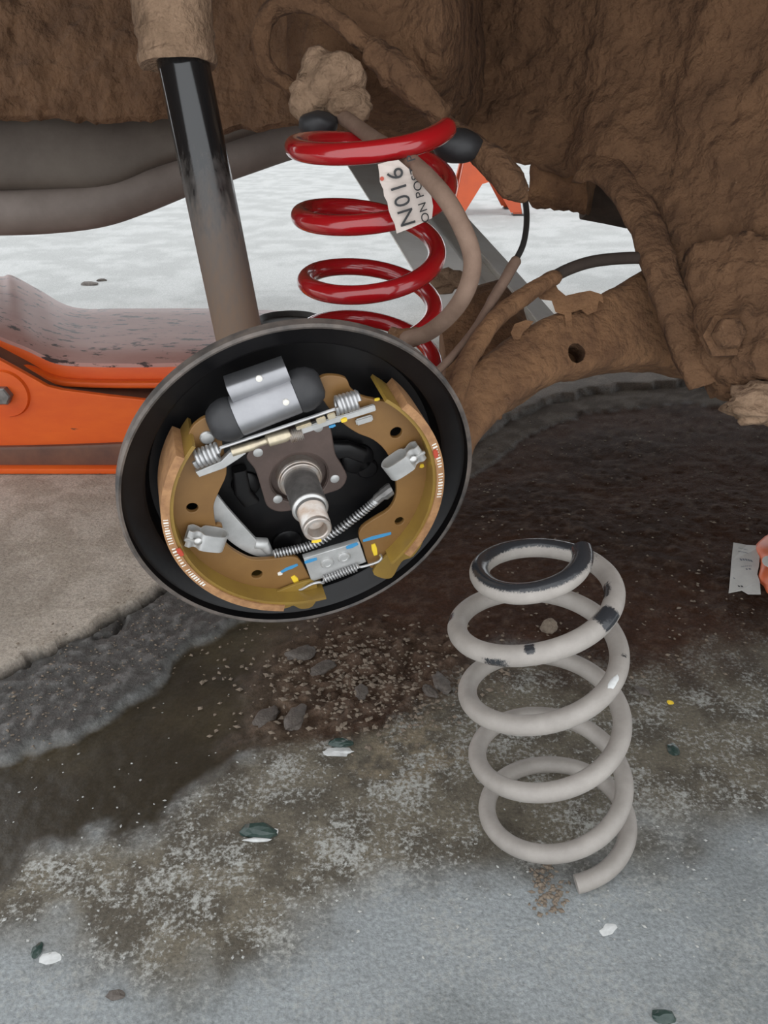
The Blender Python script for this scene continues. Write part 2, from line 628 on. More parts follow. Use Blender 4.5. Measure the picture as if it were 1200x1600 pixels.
def build_floor():
    ys = [0.02]
    while ys[-1] < 70:
        y = ys[-1]
        ys.append(y + (0.0034 if y < 1.0 else 0.0034 * (1 + (y - 1.0) * 6.0)))
    ys = np.array(ys); s = np.linspace(-1, 1, 420)
    X = s[None, :] * (0.36 + 0.60 * ys[:, None]) + 0.03
    # the outermost columns spread further out so the ground has no edge in sight
    X[:, 0] -= 30; X[:, -1] += 30
    Y = np.repeat(ys[:, None], len(s), 1)
    H, W = X.shape
    wx = X + (fbm(X, Y, 22, 3) - 0.5) * 0.035
    wy = Y + (fbm(X, Y, 22, 9) - 0.5) * 0.035
    # outlines of the zones on the ground plan
    slab_line = fl([(-1500, 1700), (-500, 1270), (-150, 1125), (0, 1070), (60, 1040), (115, 1012), (150, 998), (195, 965), (250, 932), (330, 902),
                    (450, 850), (600, 770), (740, 695), (800, 662), (860, 632), (950, 612), (1060, 606), (1200, 612), (1500, 640), (2400, 720)])
    slab = slab_line + [(40, 3), (60, 80), (-60, 80), (-40, 1)]
    band_low = fl([(2400, 735), (1500, 660), (1200, 640), (1060, 632), (950, 640), (860, 662), (740, 740), (600, 850), (450, 930), (380, 975), (300, 1010), (268, 1040), (235, 1082), (160, 1125), (60, 1170), (0, 1190), (-200, 1290), (-1500, 1900)])
    band = slab_line + band_low
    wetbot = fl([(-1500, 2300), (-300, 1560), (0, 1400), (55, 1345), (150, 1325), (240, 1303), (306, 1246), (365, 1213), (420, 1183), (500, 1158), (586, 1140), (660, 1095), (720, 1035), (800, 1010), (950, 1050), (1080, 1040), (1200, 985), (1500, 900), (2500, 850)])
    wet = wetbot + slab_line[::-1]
    d_slab = sdf(slab, wx, wy)
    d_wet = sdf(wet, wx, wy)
    d_band = sdf(band, wx, wy)
    m_slab = sm(d_slab, -0.002, 0.006)
    m_band = sm(d_band, -0.004, 0.006) * (1 - m_slab)
    left = sm(X, 0.02, -0.12)
    n1 = fbm(X, Y, 9, 21); n2 = fbm(X, Y, 40, 31); n3 = fbm(X, Y, 120, 41, 4); n4 = fbm(X, Y, 4, 51)
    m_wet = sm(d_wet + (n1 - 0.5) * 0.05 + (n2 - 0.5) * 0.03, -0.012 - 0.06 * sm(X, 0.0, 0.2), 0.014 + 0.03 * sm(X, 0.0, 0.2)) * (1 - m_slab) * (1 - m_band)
    near = sm(Y, 2.2, 1.0)
    # ---- heights
    Z = 0.0012 * (n2 - 0.5) + 0.0012 * (n3 - 0.5)
    Z = Z + 0.014 * m_slab + m_band * (0.003 + 0.005 * left + 0.0025 * (n2 - 0.5) + 0.0035 * (n3 - 0.5))
    rough_soil = m_wet * sm(X, -0.10, 0.0)
    crumble = fl([(380, 1150), (430, 1010), (560, 960), (720, 1000), (760, 1060), (650, 1110), (520, 1150)])
    m_cr = sm(sdf(crumble, wx, wy), -0.03, 0.03)
    Z = Z + rough_soil * (0.010 * (n1 - 0.5) + 0.0035 * (n2 - 0.5) + 0.003 * (n3 - 0.5)) + m_cr * (0.012 * (n2 - 0.45) + 0.007 * (n3 - 0.5))
    smooth_wet = m_wet * sm(X, -0.02, -0.14) * (1 - m_cr)
    Z = Z - 0.002 * smooth_wet
    # the crack along the slab edge and its side branches
    d_cr = segdist(slab_line, wx, wy)
    crk = sm(d_cr, 0.0055, 0.0018) * left
    br = fl([(195, 968), (188, 985), (178, 1000), (150, 1005)])
    crk = np.maximum(crk, sm(segdist(br, X + (n2 - .5) * .01, Y), 0.0040, 0.0012) * 0.8)
    Z = Z - 0.008 * crk
    spr = np.hypot(X - 0.13, Y - 0.42)
    Z = Z * (1 - 0.6 * sm(spr, 0.10, 0.06))
    # ---- colours
    def c(r, g, b):
        return np.array([r, g, b])[None, None, :]
    def mixc(a, b, t):
        return a * (1 - t[..., None]) + b * t[..., None]
    grey = mixc(c(.285, .305, .31), c(.22, .235, .235), sm(n1, .35, .65))
    brownish = c(.115, .098, .072)
    fg = fl([(-400, 1400), (0, 1300), (200, 1280), (330, 1200), (450, 1120), (600, 1080), (900, 990), (1200, 900), (1500, 830), (1500, 1240), (1200, 1255), (1010, 1320), (820, 1370), (640, 1405), (500, 1430), (420, 1490), (300, 1520), (120, 1505), (0, 1490), (-400, 1560)])
    m_mid = sm(sdf(fg, wx, wy) + (n1 - .5) * .09 + (n2 - .5) * .05, -0.035, 0.03)
    C = mixc(grey, mixc(c(.150, .126, .088), c(.082, .066, .044), sm(n2, .4, .62)), m_mid * 0.92)
    pale = fl([(560, 1210), (600, 1150), (690, 1120), (720, 1180), (640, 1230)])
    m_pale = sm(sdf(pale, wx, wy) + (n2 - .5) * .03, -0.015, 0.015)
    C = mixc(C, c(.27, .22, .15) + 0 * C, m_pale * 0.7 * sm(n3, .35, .6))
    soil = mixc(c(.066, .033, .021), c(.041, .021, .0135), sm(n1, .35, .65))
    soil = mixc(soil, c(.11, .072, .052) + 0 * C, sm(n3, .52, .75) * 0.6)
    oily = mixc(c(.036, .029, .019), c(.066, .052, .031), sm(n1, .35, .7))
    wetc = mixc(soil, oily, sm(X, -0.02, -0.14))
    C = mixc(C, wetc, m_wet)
    C = mixc(C, mixc(c(.085, .055, .038), c(.16, .11, .08), sm(n3, .42, .66)), m_cr * 0.75)
    bandc = mixc(c(.062, .058, .053), c(.15, .145, .138), sm(n3, .50, .75))
    bandr = mixc(c(.13, .105, .085), c(.075, .055, .042), sm(n2, .4, .6))
    C = mixc(C, mixc(bandr, bandc, left), m_band)
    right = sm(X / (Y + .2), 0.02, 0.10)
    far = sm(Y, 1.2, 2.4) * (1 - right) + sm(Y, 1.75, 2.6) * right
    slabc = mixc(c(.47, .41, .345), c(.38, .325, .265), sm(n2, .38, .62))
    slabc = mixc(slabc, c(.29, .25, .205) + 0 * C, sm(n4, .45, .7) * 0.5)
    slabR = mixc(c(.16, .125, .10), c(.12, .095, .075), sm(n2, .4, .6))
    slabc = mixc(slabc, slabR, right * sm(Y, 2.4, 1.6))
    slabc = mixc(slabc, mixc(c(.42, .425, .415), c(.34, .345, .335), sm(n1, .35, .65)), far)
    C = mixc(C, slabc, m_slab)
    C = mixc(C, c(.02, .016, .013) + 0 * C, crk * 0.9)
    gloss = np.clip(0.78 - 0.50 * smooth_wet - 0.10 * m_wet * (1 - smooth_wet) - 0.14 * m_band * left, 0.1, 1)
    spec = np.clip(0.30 + 0.25 * smooth_wet + 0.25 * m_band * left - 0.25 * m_wet * (1 - smooth_wet) - 0.2 * m_band * (1 - left) + 0.2 * far, 0.04, 1)
    flake = np.clip(m_mid * 1.0 + 0.45 * (1 - m_mid), 0, 1) * (1 - 0.95 * m_wet) * (1 - m_slab) * (1 - m_band)
    V = np.stack([X, Y, Z], -1).reshape(-1, 3)
    idx = np.arange(H * W).reshape(H, W)
    Fq = np.stack([idx[:-1, :-1], idx[:-1, 1:], idx[1:, 1:], idx[1:, :-1]], -1).reshape(-1, 4)
    me = bpy.data.meshes.new('floor')
    me.vertices.add(len(V)); me.vertices.foreach_set('co', V.ravel())
    me.loops.add(Fq.size); me.loops.foreach_set('vertex_index', Fq.ravel().astype(np.int32))
    me.polygons.add(len(Fq))
    me.polygons.foreach_set('loop_start', np.arange(0, Fq.size, 4, dtype=np.int32))
    me.update(calc_edges=True)
    me.polygons.foreach_set('use_smooth', np.ones(len(Fq), bool))
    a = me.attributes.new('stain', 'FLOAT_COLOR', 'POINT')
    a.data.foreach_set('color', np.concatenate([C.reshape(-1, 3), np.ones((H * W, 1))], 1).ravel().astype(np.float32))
    for nm, arr in (('gloss', gloss), ('flake', flake), ('spec', spec)):
        a = me.attributes.new(nm, 'FLOAT', 'POINT')
        a.data.foreach_set('value', arr.ravel().astype(np.float32))
    m = bpy.data.materials.new('stained_ground'); m.use_nodes = True
    nt = m.node_tree; b = nt.nodes['Principled BSDF']
    def attr(n):
        q = nt.nodes.new('ShaderNodeAttribute'); q.attribute_name = n; return q
    tc = nt.nodes.new('ShaderNodeTexCoord')
    def nz(scale, det=5, ro=.6):
        q = nt.nodes.new('ShaderNodeTexNoise'); q.inputs['Scale'].default_value = scale
        q.inputs['Detail'].default_value = det; q.inputs['Roughness'].default_value = ro
        lnk(nt, tc.outputs['Object'], q.inputs['Vector']); return q
    def mr(src, a_, b_, c_=0, d_=1):
        q = nt.nodes.new('ShaderNodeMapRange')
        for k, v in zip(('From Min', 'From Max', 'To Min', 'To Max'), (a_, b_, c_, d_)):
            q.inputs[k].default_value = v
        lnk(nt, src, q.inputs['Value']); return q.outputs['Result']
    fine = nz(330, 4)
    mul = mr(fine.outputs['Fac'], .30, .70, .72, 1.28)
    vm = nt.nodes.new('ShaderNodeVectorMath'); vm.operation = 'SCALE'
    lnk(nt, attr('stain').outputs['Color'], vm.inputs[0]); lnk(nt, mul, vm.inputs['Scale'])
    # scattered pale flakes and chips of old paint in the worn zone
    fn = nz(230, 6, .72); fb = nz(17, 5, .65)
    ad = nt.nodes.new('ShaderNodeMath'); ad.operation = 'MULTIPLY_ADD'; ad.inputs[1].default_value = 0.75
    lnk(nt, fb.outputs['Fac'], ad.inputs[0]); lnk(nt, fn.outputs['Fac'], ad.inputs[2])
    fk = mr(ad.outputs[0], .885, 1.03)
    fm = nt.nodes.new('ShaderNodeMath'); fm.operation = 'MULTIPLY'
    lnk(nt, fk, fm.inputs[0]); lnk(nt, attr('flake').outputs['Fac'], fm.inputs[1])
    mx = nt.nodes.new('ShaderNodeMix'); mx.data_type = 'RGBA'
    lnk(nt, fm.outputs[0], mx.inputs['Factor']); lnk(nt, vm.outputs[0], mx.inputs['A'])
    mx.inputs['B'].default_value = (.42, .42, .39, 1)
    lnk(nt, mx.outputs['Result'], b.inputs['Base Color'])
    lnk(nt, attr('spec').outputs['Fac'], b.inputs['Specular IOR Level'])
    lnk(nt, attr('gloss').outputs['Fac'], b.inputs['Roughness'])
    bn = nz(260, 6, .65)
    bu = nt.nodes.new('ShaderNodeBump'); bu.inputs['Distance'].default_value = 0.003
    st = mr(attr('gloss').outputs['Fac'], .25, .6, .08, .6)
    lnk(nt, st, bu.inputs['Strength'])
    lnk(nt, bn.outputs['Fac'], bu.inputs['Height']); lnk(nt, bu.outputs['Normal'], b.inputs['Normal'])
    me.materials.append(m)
    o = bpy.data.objects.new('floor', me); COL.objects.link(o)
    tag(o, 'stained concrete and oily dirt workshop ground with a cracked slab edge', None, None, 'structure')
    return X, Y, Z


FX, FY, FZ = build_floor()
_fys = FY[:, 0]


def ground(x, y):
    j = int(np.clip(np.searchsorted(_fys, y), 0, len(_fys) - 1))
    i = int(np.argmin(abs(FX[j] - x)))
    return float(FZ[j, i])


# ------------------------------------------------------------------ car body and wheel house
def build_car():
    car = thing('car_underbody', 'mud caked rear wheel arch and underside of a jacked up car', 'car', (0.0, 1.2, 0.45))
    back = FW
    # inner wheel-house wall, right of the spring: columns run from the top of the arch down to its lower edge
    cols = [((300, -160), (330, 200), .92), ((420, -160), (450, 190), .88), ((540, -160), (560, 188), .83), ((660, -160), (680, 208), .80),
            ((780, -160), (790, 238), .78), ((890, -160), (880, 262), .75), ((980, -160), (940, 256), .72), ((1060, -160), (1012, 330), .70),
            ((1120, -160), (1052, 470), .68), ((1200, -160), (1112, 604), .66), ((1300, -160), (1200, 640), .63), ((1420, -160), (1330, 660), .58),
            ((1640, -160), (1570, 690), .53), ((1980, -160), (1960, 720), .47)]
    rows = []
    for t in (-.75, -.35, 0, .22, .45, .68, .86, 1.0):
        r = []
        for (a, b, z) in cols:
            px = a[0] + (b[0] - a[0]) * t; py = a[1] + (b[1] - a[1]) * t
            r.append(P(px, py, z - 0.05 * math.sin(math.pi * max(t, 0) * .5) * (0.2 if a[0] < 900 else 0.6) - (0.10 * (1 - t) ** 2)))
        rows.append(r)
    V, Fc = sheet(rows, 11, 22, 0.012, back, amp=0.006, freq=28, seed=2)
    obj('wheel_house_wall', V, Fc, 'mud', car, auto=80)
    # rolled flange along the lower right edge of the wall
    fp = [(905, 262, .715), (940, 262, .695), (975, 295, .68), (1008, 350, .665), (1030, 420, .65), (1055, 490, .64), (1080, 550, .635), (1105, 600, .63)]
    st = []
    cp = spline([P(*q) for q in fp], 6)
    for i, q in enumerate(cp):
        t = unit(cp[min(i + 1, len(cp) - 1)] - cp[max(i - 1, 0)])
        s = unit(np.cross(t, FW))
        w = 0.015
        st.append((q + s * w, q - s * w, 0.009, FW))
    V, Fc = loft(st, 16, 2.5)
    obj('arch_flange', lump(V, 0.0025, 45, 3), Fc, 'mud', car, auto=80)
    # shorter inner rib that steps down the wall
    # lower corner: bracket plate holding the pivot bolt
    rows = [[P(1085, 380, .63), P(1150, 370, .61), P(1230, 360, .59)], [P(1090, 470, .62), P(1155, 470, .60), P(1240, 470, .58)],
            [P(1105, 560, .615), P(1160, 570, .60), P(1240, 570, .58)], [P(1125, 608, .63), P(1170, 612, .615), P(1240, 612, .60)]]
    V, Fc = sheet(rows, 14, 12, 0.02, back, amp=0.007, freq=38, seed=9)
    obj('pivot_bracket', V, Fc, 'mud', car, auto=80)
    c = P(1138, 522, .595)
    V, Fc = lathe([(0.0, .006), (.011, .006), (.0125, .0045), (.0125, -.004), (.018, -.005), (.018, -.012)], c, -FW, 6)
    V = lump(V, 0.0012, 90, 4)
    b = obj('bolt', V, Fc, 'mud', car, auto=50)
    tag(b, 'mud covered pivot bolt head')
    V, Fc = blob(P(1192, 632, .60), 0.026, 5, .35, 4, (1.1, .8, .62), 2.2)
    obj('mud_clump', V, Fc, 'mud_pale', car, auto=80)
    # rear mounts seen below the wall: a ribbed can and a darker one behind
    a, bb = P(838, 270, .80), P(930, 280, .78)
    prof = [(0.0, 0), (.030, 0.001)]
    L = np.linalg.norm(bb - a)
    for i in range(13):
        prof.append((.0325 + (.0012 if i % 2 else 0), 0.002 + (L - .004) * i / 12))
    prof += [(.0335, L), (0, L)]
    V, Fc = lathe(prof, a, bb - a, 32)
    obj('bump_stop_can', lump(V, .003, 50, 6), Fc, 'mud_arm', car, auto=80)
    V, Fc = loft([(P(915, 225, .82), P(915, 336, .82), .03, FW), (P(950, 235, .82), P(950, 342, .82), .03, FW), (P(985, 245, .82), P(985, 349, .82), .03, FW), (P(1050, 260, .82), P(1050, 340, .82), .03, FW)], 20, 4)
    obj('mount_block', lump(V, .002, 50, 7), Fc, 'mud_dark', car, auto=80)
    # pocket of the chassis rail that the red spring pushes against
    st = []
    for x, y0, y1, z, th in ((462, -120, 150, .70, .05), (500, -120, 184, .70, .07), (560, -120, 191, .70, .075), (625, -120, 196, .70, .075), (676, -120, 206, .71, .115), (706, -120, 202, .73, .10), (735, -120, 190, .78, .05), (765, -120, 170, .82, .02)):
        st.append((P(x, y0, z - .03), P(x, y1, z), th, FW))
    V, Fc = loft([tuple(q) for q in st], 26, 5)
    bm = bmesh.new()
    for v in V:
        bm.verts.new(v)
    bm.verts.ensure_lookup_table()
    for f in Fc:
        bm.faces.new([bm.verts[i] for i in f])
    bmesh.ops.subdivide_edges(bm, edges=bm.edges[:], cuts=4, use_grid_fill=True)
    bm.verts.index_update()
    V = [np.array(v.co) for v in bm.verts]; Fc = [tuple(v.index for v in f.verts) for f in bm.faces]
    bm.free()
    obj('spring_pocket', lump(V, .006, 30, 17), Fc, 'mud', car, auto=80)
    # left inner panel, caked in mud, in front of the smooth tank
    rows = [[P(-600, -420, .88), P(-140, -420, .90), P(60, -420, .90), P(240, -420, .88), P(420, -420, .85)],
            [P(-600, -150, .94), P(-140, -150, .95), P(60, -150, .95), P(240, -150, .93), P(420, -150, .90)],
            [P(-600, 20, .97), P(-140, 20, .98), P(60, 20, .98), P(240, 20, .96), P(420, 20, .93)],
            [P(-600, 130, 1.0), P(-140, 130, 1.0), P(60, 130, 1.0), P(240, 130, .98), P(460, 130, .95)],
            [P(-600, 184, 1.02), P(-140, 184, 1.02), P(60, 182, 1.02), P(250, 180, 1.0), P(480, 178, .97)]]
    V, Fc = sheet(rows, 30, 20, 0.012, back, amp=0.008, freq=26, seed=12)
    obj('inner_panel', V, Fc, 'mud', car, auto=80)
    low = [(-600, 300), (-350, 300), (-150, 300), (0, 298), (100, 297), (180, 293), (235, 268), (300, 244), (380, 215), (480, 190), (560, 180)]
    rows = [[P(x, 165, 1.06) for x, y in low], [P(x, 165 + (y - 165) * .6, 1.05) for x, y in low], [P(x, y, 1.08) for x, y in low],
            [P(x, y - 6, 1.20) for x, y in low]]
    V, Fc = sheet(rows, 8, 8, 0.004, UP, amp=0.0015, freq=12, seed=13)
    obj('fuel_tank', V, Fc, 'tank', car, auto=60)
    # floor pan, wheel-house roof and outer body panels (above and beyond the frame) that shade the place
    V, Fc = sheet([[np.array([-.85, 1.32, .57]), np.array([.9, 1.32, .57]), np.array([2.6, 1.32, .55])],
                   [np.array([-.85, 1.7, .57]), np.array([.9, 1.7, .57]), np.array([2.6, 1.7, .55])],
                   [np.array([-.85, 2.1, .57]), np.array([.9, 2.1, .57]), np.array([2.6, 2.1, .55])]], 4, 4, .02, (0, 0, 1))
    obj('floor_pan', V, Fc, 'tank', car)
    V, Fc = sheet([[np.array([x, y, .40]) for x in (.56, 1.5, 2.6)] for y in (.34, .85, 1.33)], 4, 4, .02, (0, 0, 1))
    obj('sill_pan', V, Fc, 'tank', car)
    arc = []
    for k in range(25):
        a = math.pi * k / 24
        arc.append((-0.02 + .47 * math.cos(a), .42 + .42 * math.sin(a)))
    rows = [[np.array([x, y, z]) for x, z in arc] for y in (.335, .55, .80)]
    V, Fc = sheet(rows, 2, 3, .006, (0, 0, .6), amp=.002, freq=20, seed=15)
    obj('wheel_house_roof', V, Fc, 'mud', car)
    fr = lambda u, v, h: np.array([u, .325 + h, v])
    outline = [(-.85, .36), (-.49, .36)] + [(x, z) for x, z in [(-0.02 + .47 * math.cos(math.pi * k / 24), .42 + .42 * math.sin(math.pi * k / 24)) for k in range(24, -1, -1)]] + [(.45, .26), (2.6, .26), (2.6, .95), (1.9, 1.05), (-.7, 1.05), (-.85, .8)]
    V, Fc = plate_mesh([outline], .006, fr, 0)
    obj('side_panel', V, Fc, 'body', car)
    V, Fc = sheet([[np.array([-.85, y, 1.03]) for y in (.33, 1.2, 2.1)], [np.array([2.6, y, 1.0]) for y in (.33, 1.2, 2.1)]], 4, 4, .01, (0, 0, 1))
    obj('body_top', V, Fc, 'body', car)
    return car


car = build_car()


def build_exhaust():
    pts = [(-600, 332, 1.10), (-300, 332, 1.10), (-30, 332, 1.10), (70, 329, 1.10), (150, 319, 1.10), (215, 298, 1.10), (290, 268, 1.11), (370, 240, 1.12), (450, 213, 1.13), (530, 192, 1.15), (640, 165, 1.2)]
    path = spline([P(*q) for q in pts], 8)
    V, Fc = tube(path, 0.0315, 28)
    o = obj('exhaust_pipe', V, Fc, 'pipe')
    tag(o, 'thick grey dusty exhaust pipe curving below the car at upper left', 'pipe')


build_exhaust()


# ------------------------------------------------------------------ rear axle: trailing arm and cross beam
def build_axle():
    ax = thing('rear_axle', 'rusty brown rear axle arm with a round hole behind the drum brake', 'axle', P(860, 560, .68))
    st = []
    prof = [(640, 640, 720, 770, .60), (700, 600, 745, 690, .62), (760, 556, 800, 636, .64), (830, 508, 862, 602, .66), (900, 480, 925, 586, .675),
            (960, 450, 985, 579, .69), (1020, 420, 1035, 580, .70), (1080, 410, 1085, 592, .71), (1150, 410, 1150, 600, .72)]
    sp = spline([np.array(q, float) for q in prof], 7)
    for x1, y1, x2, y2, z in sp:
        st.append((P(x1, y1, z + .004), P(x2, y2, z), 0.026, FW))
    V, Fc = loft(st, 26, 4.0)
    arm = obj('trailing_arm', lump(V, .0028, 40, 21), Fc, 'mud_arm', ax, auto=70)
    # the round hole, cut with a boolean
    c = P(894, 557, .66)
    V, Fc = lathe([(0.0085, -.035), (.0085, .022)], c, FW, 18)
    V = lump(V, .0012, 110, 2)
    cut = obj('hole_cutter', V, Fc, 'ink')
    md = arm.modifiers.new('hole', 'BOOLEAN'); md.object = cut; md.operation = 'DIFFERENCE'; md.solver = 'EXACT'
    bpy.context.view_layer.update()
    me = bpy.data.meshes.new_from_object(arm.evaluated_get(bpy.context.evaluated_depsgraph_get()))
    arm.modifiers.clear(); arm.data = me; me.name = 'trailing_arm'
    bpy.data.objects.remove(cut)
    for p in me.polygons:
        p.use_smooth = True
    me.set_sharp_from_angle(angle=math.radians(60))
    # bent cable bracket standing on top of the arm
    def tab(name, pts, z, th=.003):
        fr = lambda u, v, h: P(u, v, z + h)
        b_ = [(x, y) for x, y in pts]
        V = [P(x, y, z) for x, y in b_] + [P(x, y, z + th) for x, y in b_]
        n = len(b_)
        F = [tuple(range(n)), tuple(range(2 * n - 1, n - 1, -1))] + [(i, (i + 1) % n, n + (i + 1) % n, n + i) for i in range(n)]
        return obj(name, V, F, 'mud_arm', ax, smooth=False)
    tab('cable_bracket', [(828, 452), (846, 434), (864, 436), (872, 452), (884, 462), (905, 457), (922, 454), (941, 460), (943, 474), (936, 470), (932, 486), (918, 492), (908, 484),
                          (893, 488), (895, 520), (885, 520), (882, 492), (868, 488), (862, 470), (845, 468)], .645, .004)
    tab('bracket_foot', [(804, 506), (822, 500), (834, 502), (826, 512), (818, 518), (812, 530), (803, 532), (798, 520)], .63, .006)
    tab('hanging_tab', [(776, 640), (786, 640), (784, 655), (777, 656)], .64, .003)
    # transverse beam: folded channel running away under the car
    A = [(650, 470, 1.00), (868, 500, .95)]
    def section(l, r, zl, zr):
        l = np.array(l, float); r = np.array(r, float)
        out = []
        for t, dz in ((0, 0), (.52, -.012), (.60, .04), (.74, .05), (.80, .0), (1.0, .012)):
            q = l + (r - l) * t
            out.append(P(q[0], q[1], zl + (zr - zl) * t + dz))
        return out
    rows = [section((700, 512), (905, 536), .93, .88), section((652, 432), (865, 490), .98, .93), section((612, 366), (800, 416), 1.07, 1.02),
            section((575, 308), (735, 345), 1.18, 1.13), section((542, 256), (672, 276), 1.32, 1.28), section((505, 196), (608, 205), 1.5, 1.46)]
    V = []
    k = len(rows[0])
    for r in rows: V += r
    for r in rows: V += [q + FW * .006 for q in r]
    n = len(rows) * k
    F = []
    for j in range(len(rows) - 1):
        for i in range(k - 1):
            a = j * k + i
            F.append((a, a + 1, a + k + 1, a + k)); F.append((n + a, n + a + k, n + a + k + 1, n + a + 1))
        for i in (0, k - 1):
            a = j * k + i
            F.append((a, a + k, n + a + k, n + a))
    for i in range(k - 1):
        F.append((i, n + i, n + i + 1, i + 1)); a = (len(rows) - 1) * k + i
        F.append((a, a + 1, n + a + 1, n + a))
    o = obj('cross_beam', V, F, 'beam', ax, auto=25)
    tag(o, 'pale grey folded cross beam behind the red spring')
    # knuckle where beam and arm are welded
    st = [(P(690, 500, .80), P(700, 660, .74), .03, FW), (P(735, 455, .82), P(750, 620, .74), .03, FW), (P(775, 440, .84), P(800, 560, .76), .026, FW), (P(800, 470, .85), P(830, 530, .78), .02, FW)]
    V, Fc = loft([tuple(x) for x in st], 20, 3)
    V2 = []
    obj('weld_knuckle', lump(V, .010, 26, 31), Fc, 'mud_arm', ax, auto=80)
    V, Fc = blob(P(690, 438, .80), .017, 8, .5, 3, (1.3, 1, .7), 2.4)
    obj('mud_knob', V, Fc, 'mud_pale', ax, auto=80)
    # lower pan that carries the spring
    V, Fc = lathe([(0, -.004), (.066, -.004), (.070, .004), (.066, .004), (.062, 0.0), (0, 0)], np.array([-.012, .645, .262]), np.array([.02, -.2, 1]), 40)
    obj('spring_pan', lump(V, .002, 30, 3), Fc, 'mud_arm', ax, auto=60)
    # stub that carries the brake
    V, Fc = tube([BR(0, 0, -.034), BR(0, 0, -.06), np.array(P(640, 690, .60))], [.032, .034, .036], 24)
    obj('stub_carrier', V, Fc, 'mud_arm', ax)
    return ax


# brake frame: fitted circle of the backing plate rim
BC = np.array([-0.05154257, 0.44985901, 0.27504033])
BN = np.array([0.27808805, -0.9432358, -0.18158543])
BU = np.array([0.95918203, 0.28278937, 0.0])
BV = np.array([0.05135043, -0.17417348, 0.98337517])


def BR(u, v, h):
    return BC + BU * u + BV * v + BN * h


def bp(px, py, h):
    d = ray(px, py); o = BC + BN * h
    s = ((o - CAM) @ BN) / (d @ BN)
    q = CAM + s * d - o
    return np.array([q @ BU, q @ BV])


def B3(px, py, h):
    q = bp(px, py, h)
    return BR(q[0], q[1], h)


axle = build_axle()


# ------------------------------------------------------------------ drum brake
def smooth_loop(pts, n=3):
    pts = [np.asarray(p, float) for p in pts]
    L = len(pts); out = []
    for i in range(L):
        a, b, c, d = pts[i - 1], pts[i], pts[(i + 1) % L], pts[(i + 2) % L]
        for k in range(n):
            t = k / n
            out.append(0.5 * (2 * b + (c - a) * t + (2 * a - 5 * b + 4 * c - d) * t * t + (3 * b - a - 3 * c + d) * t ** 3))
    return out


def arc_band(r0, r1, h0, h1, a0, a1, n=60):
    V = []; Fc = []
    for i in range(n + 1):
        a = math.radians(a0 + (a1 - a0) * i / n)
        for r, h in ((r0, h0), (r1, h0), (r1, h1), (r0, h1)):
            V.append(BR(r * math.cos(a), r * math.sin(a), h))
    for i in range(n):
        for k in range(4):
            Fc.append((4 * i + k, 4 * i + (k + 1) % 4, 4 * i + 4 + (k + 1) % 4, 4 * i + 4 + k))
    Fc.append((0, 1, 2, 3)); Fc.append(tuple(4 * n + k for k in range(4)))
    return V, Fc


def stroke(name, pts, h, w, m, parent, th=.0005):
    """painted stroke lying on a face of the brake"""
    q = [B3(x, y, h) for x, y in pts]
    V = []; Fc = []
    for i, p in enumerate(q):
        t = unit(q[min(i + 1, len(q) - 1)] - q[max(i - 1, 0)])
        s = np.cross(BN, t)
        ww = w * (0.7 if i in (0, len(q) - 1) else 1.0)
        for a, b in ((-1, -.3), (1, -.3), (.8, 1), (-.8, 1)):
            V.append(p + s * ww * a * .5 + BN * th * b)
    for i in range(len(q) - 1):
        for k in range(4):
            Fc.append((4 * i + k, 4 * i + (k + 1) % 4, 4 * i + 4 + (k + 1) % 4, 4 * i + 4 + k))
    Fc.append((0, 1, 2, 3)); n = 4 * (len(q) - 1); Fc.append((n, n + 1, n + 2, n + 3))
    return obj(name, V, Fc, m, parent)


HW = -0.002      # web plane
HF = 0.015       # front edge of the linings


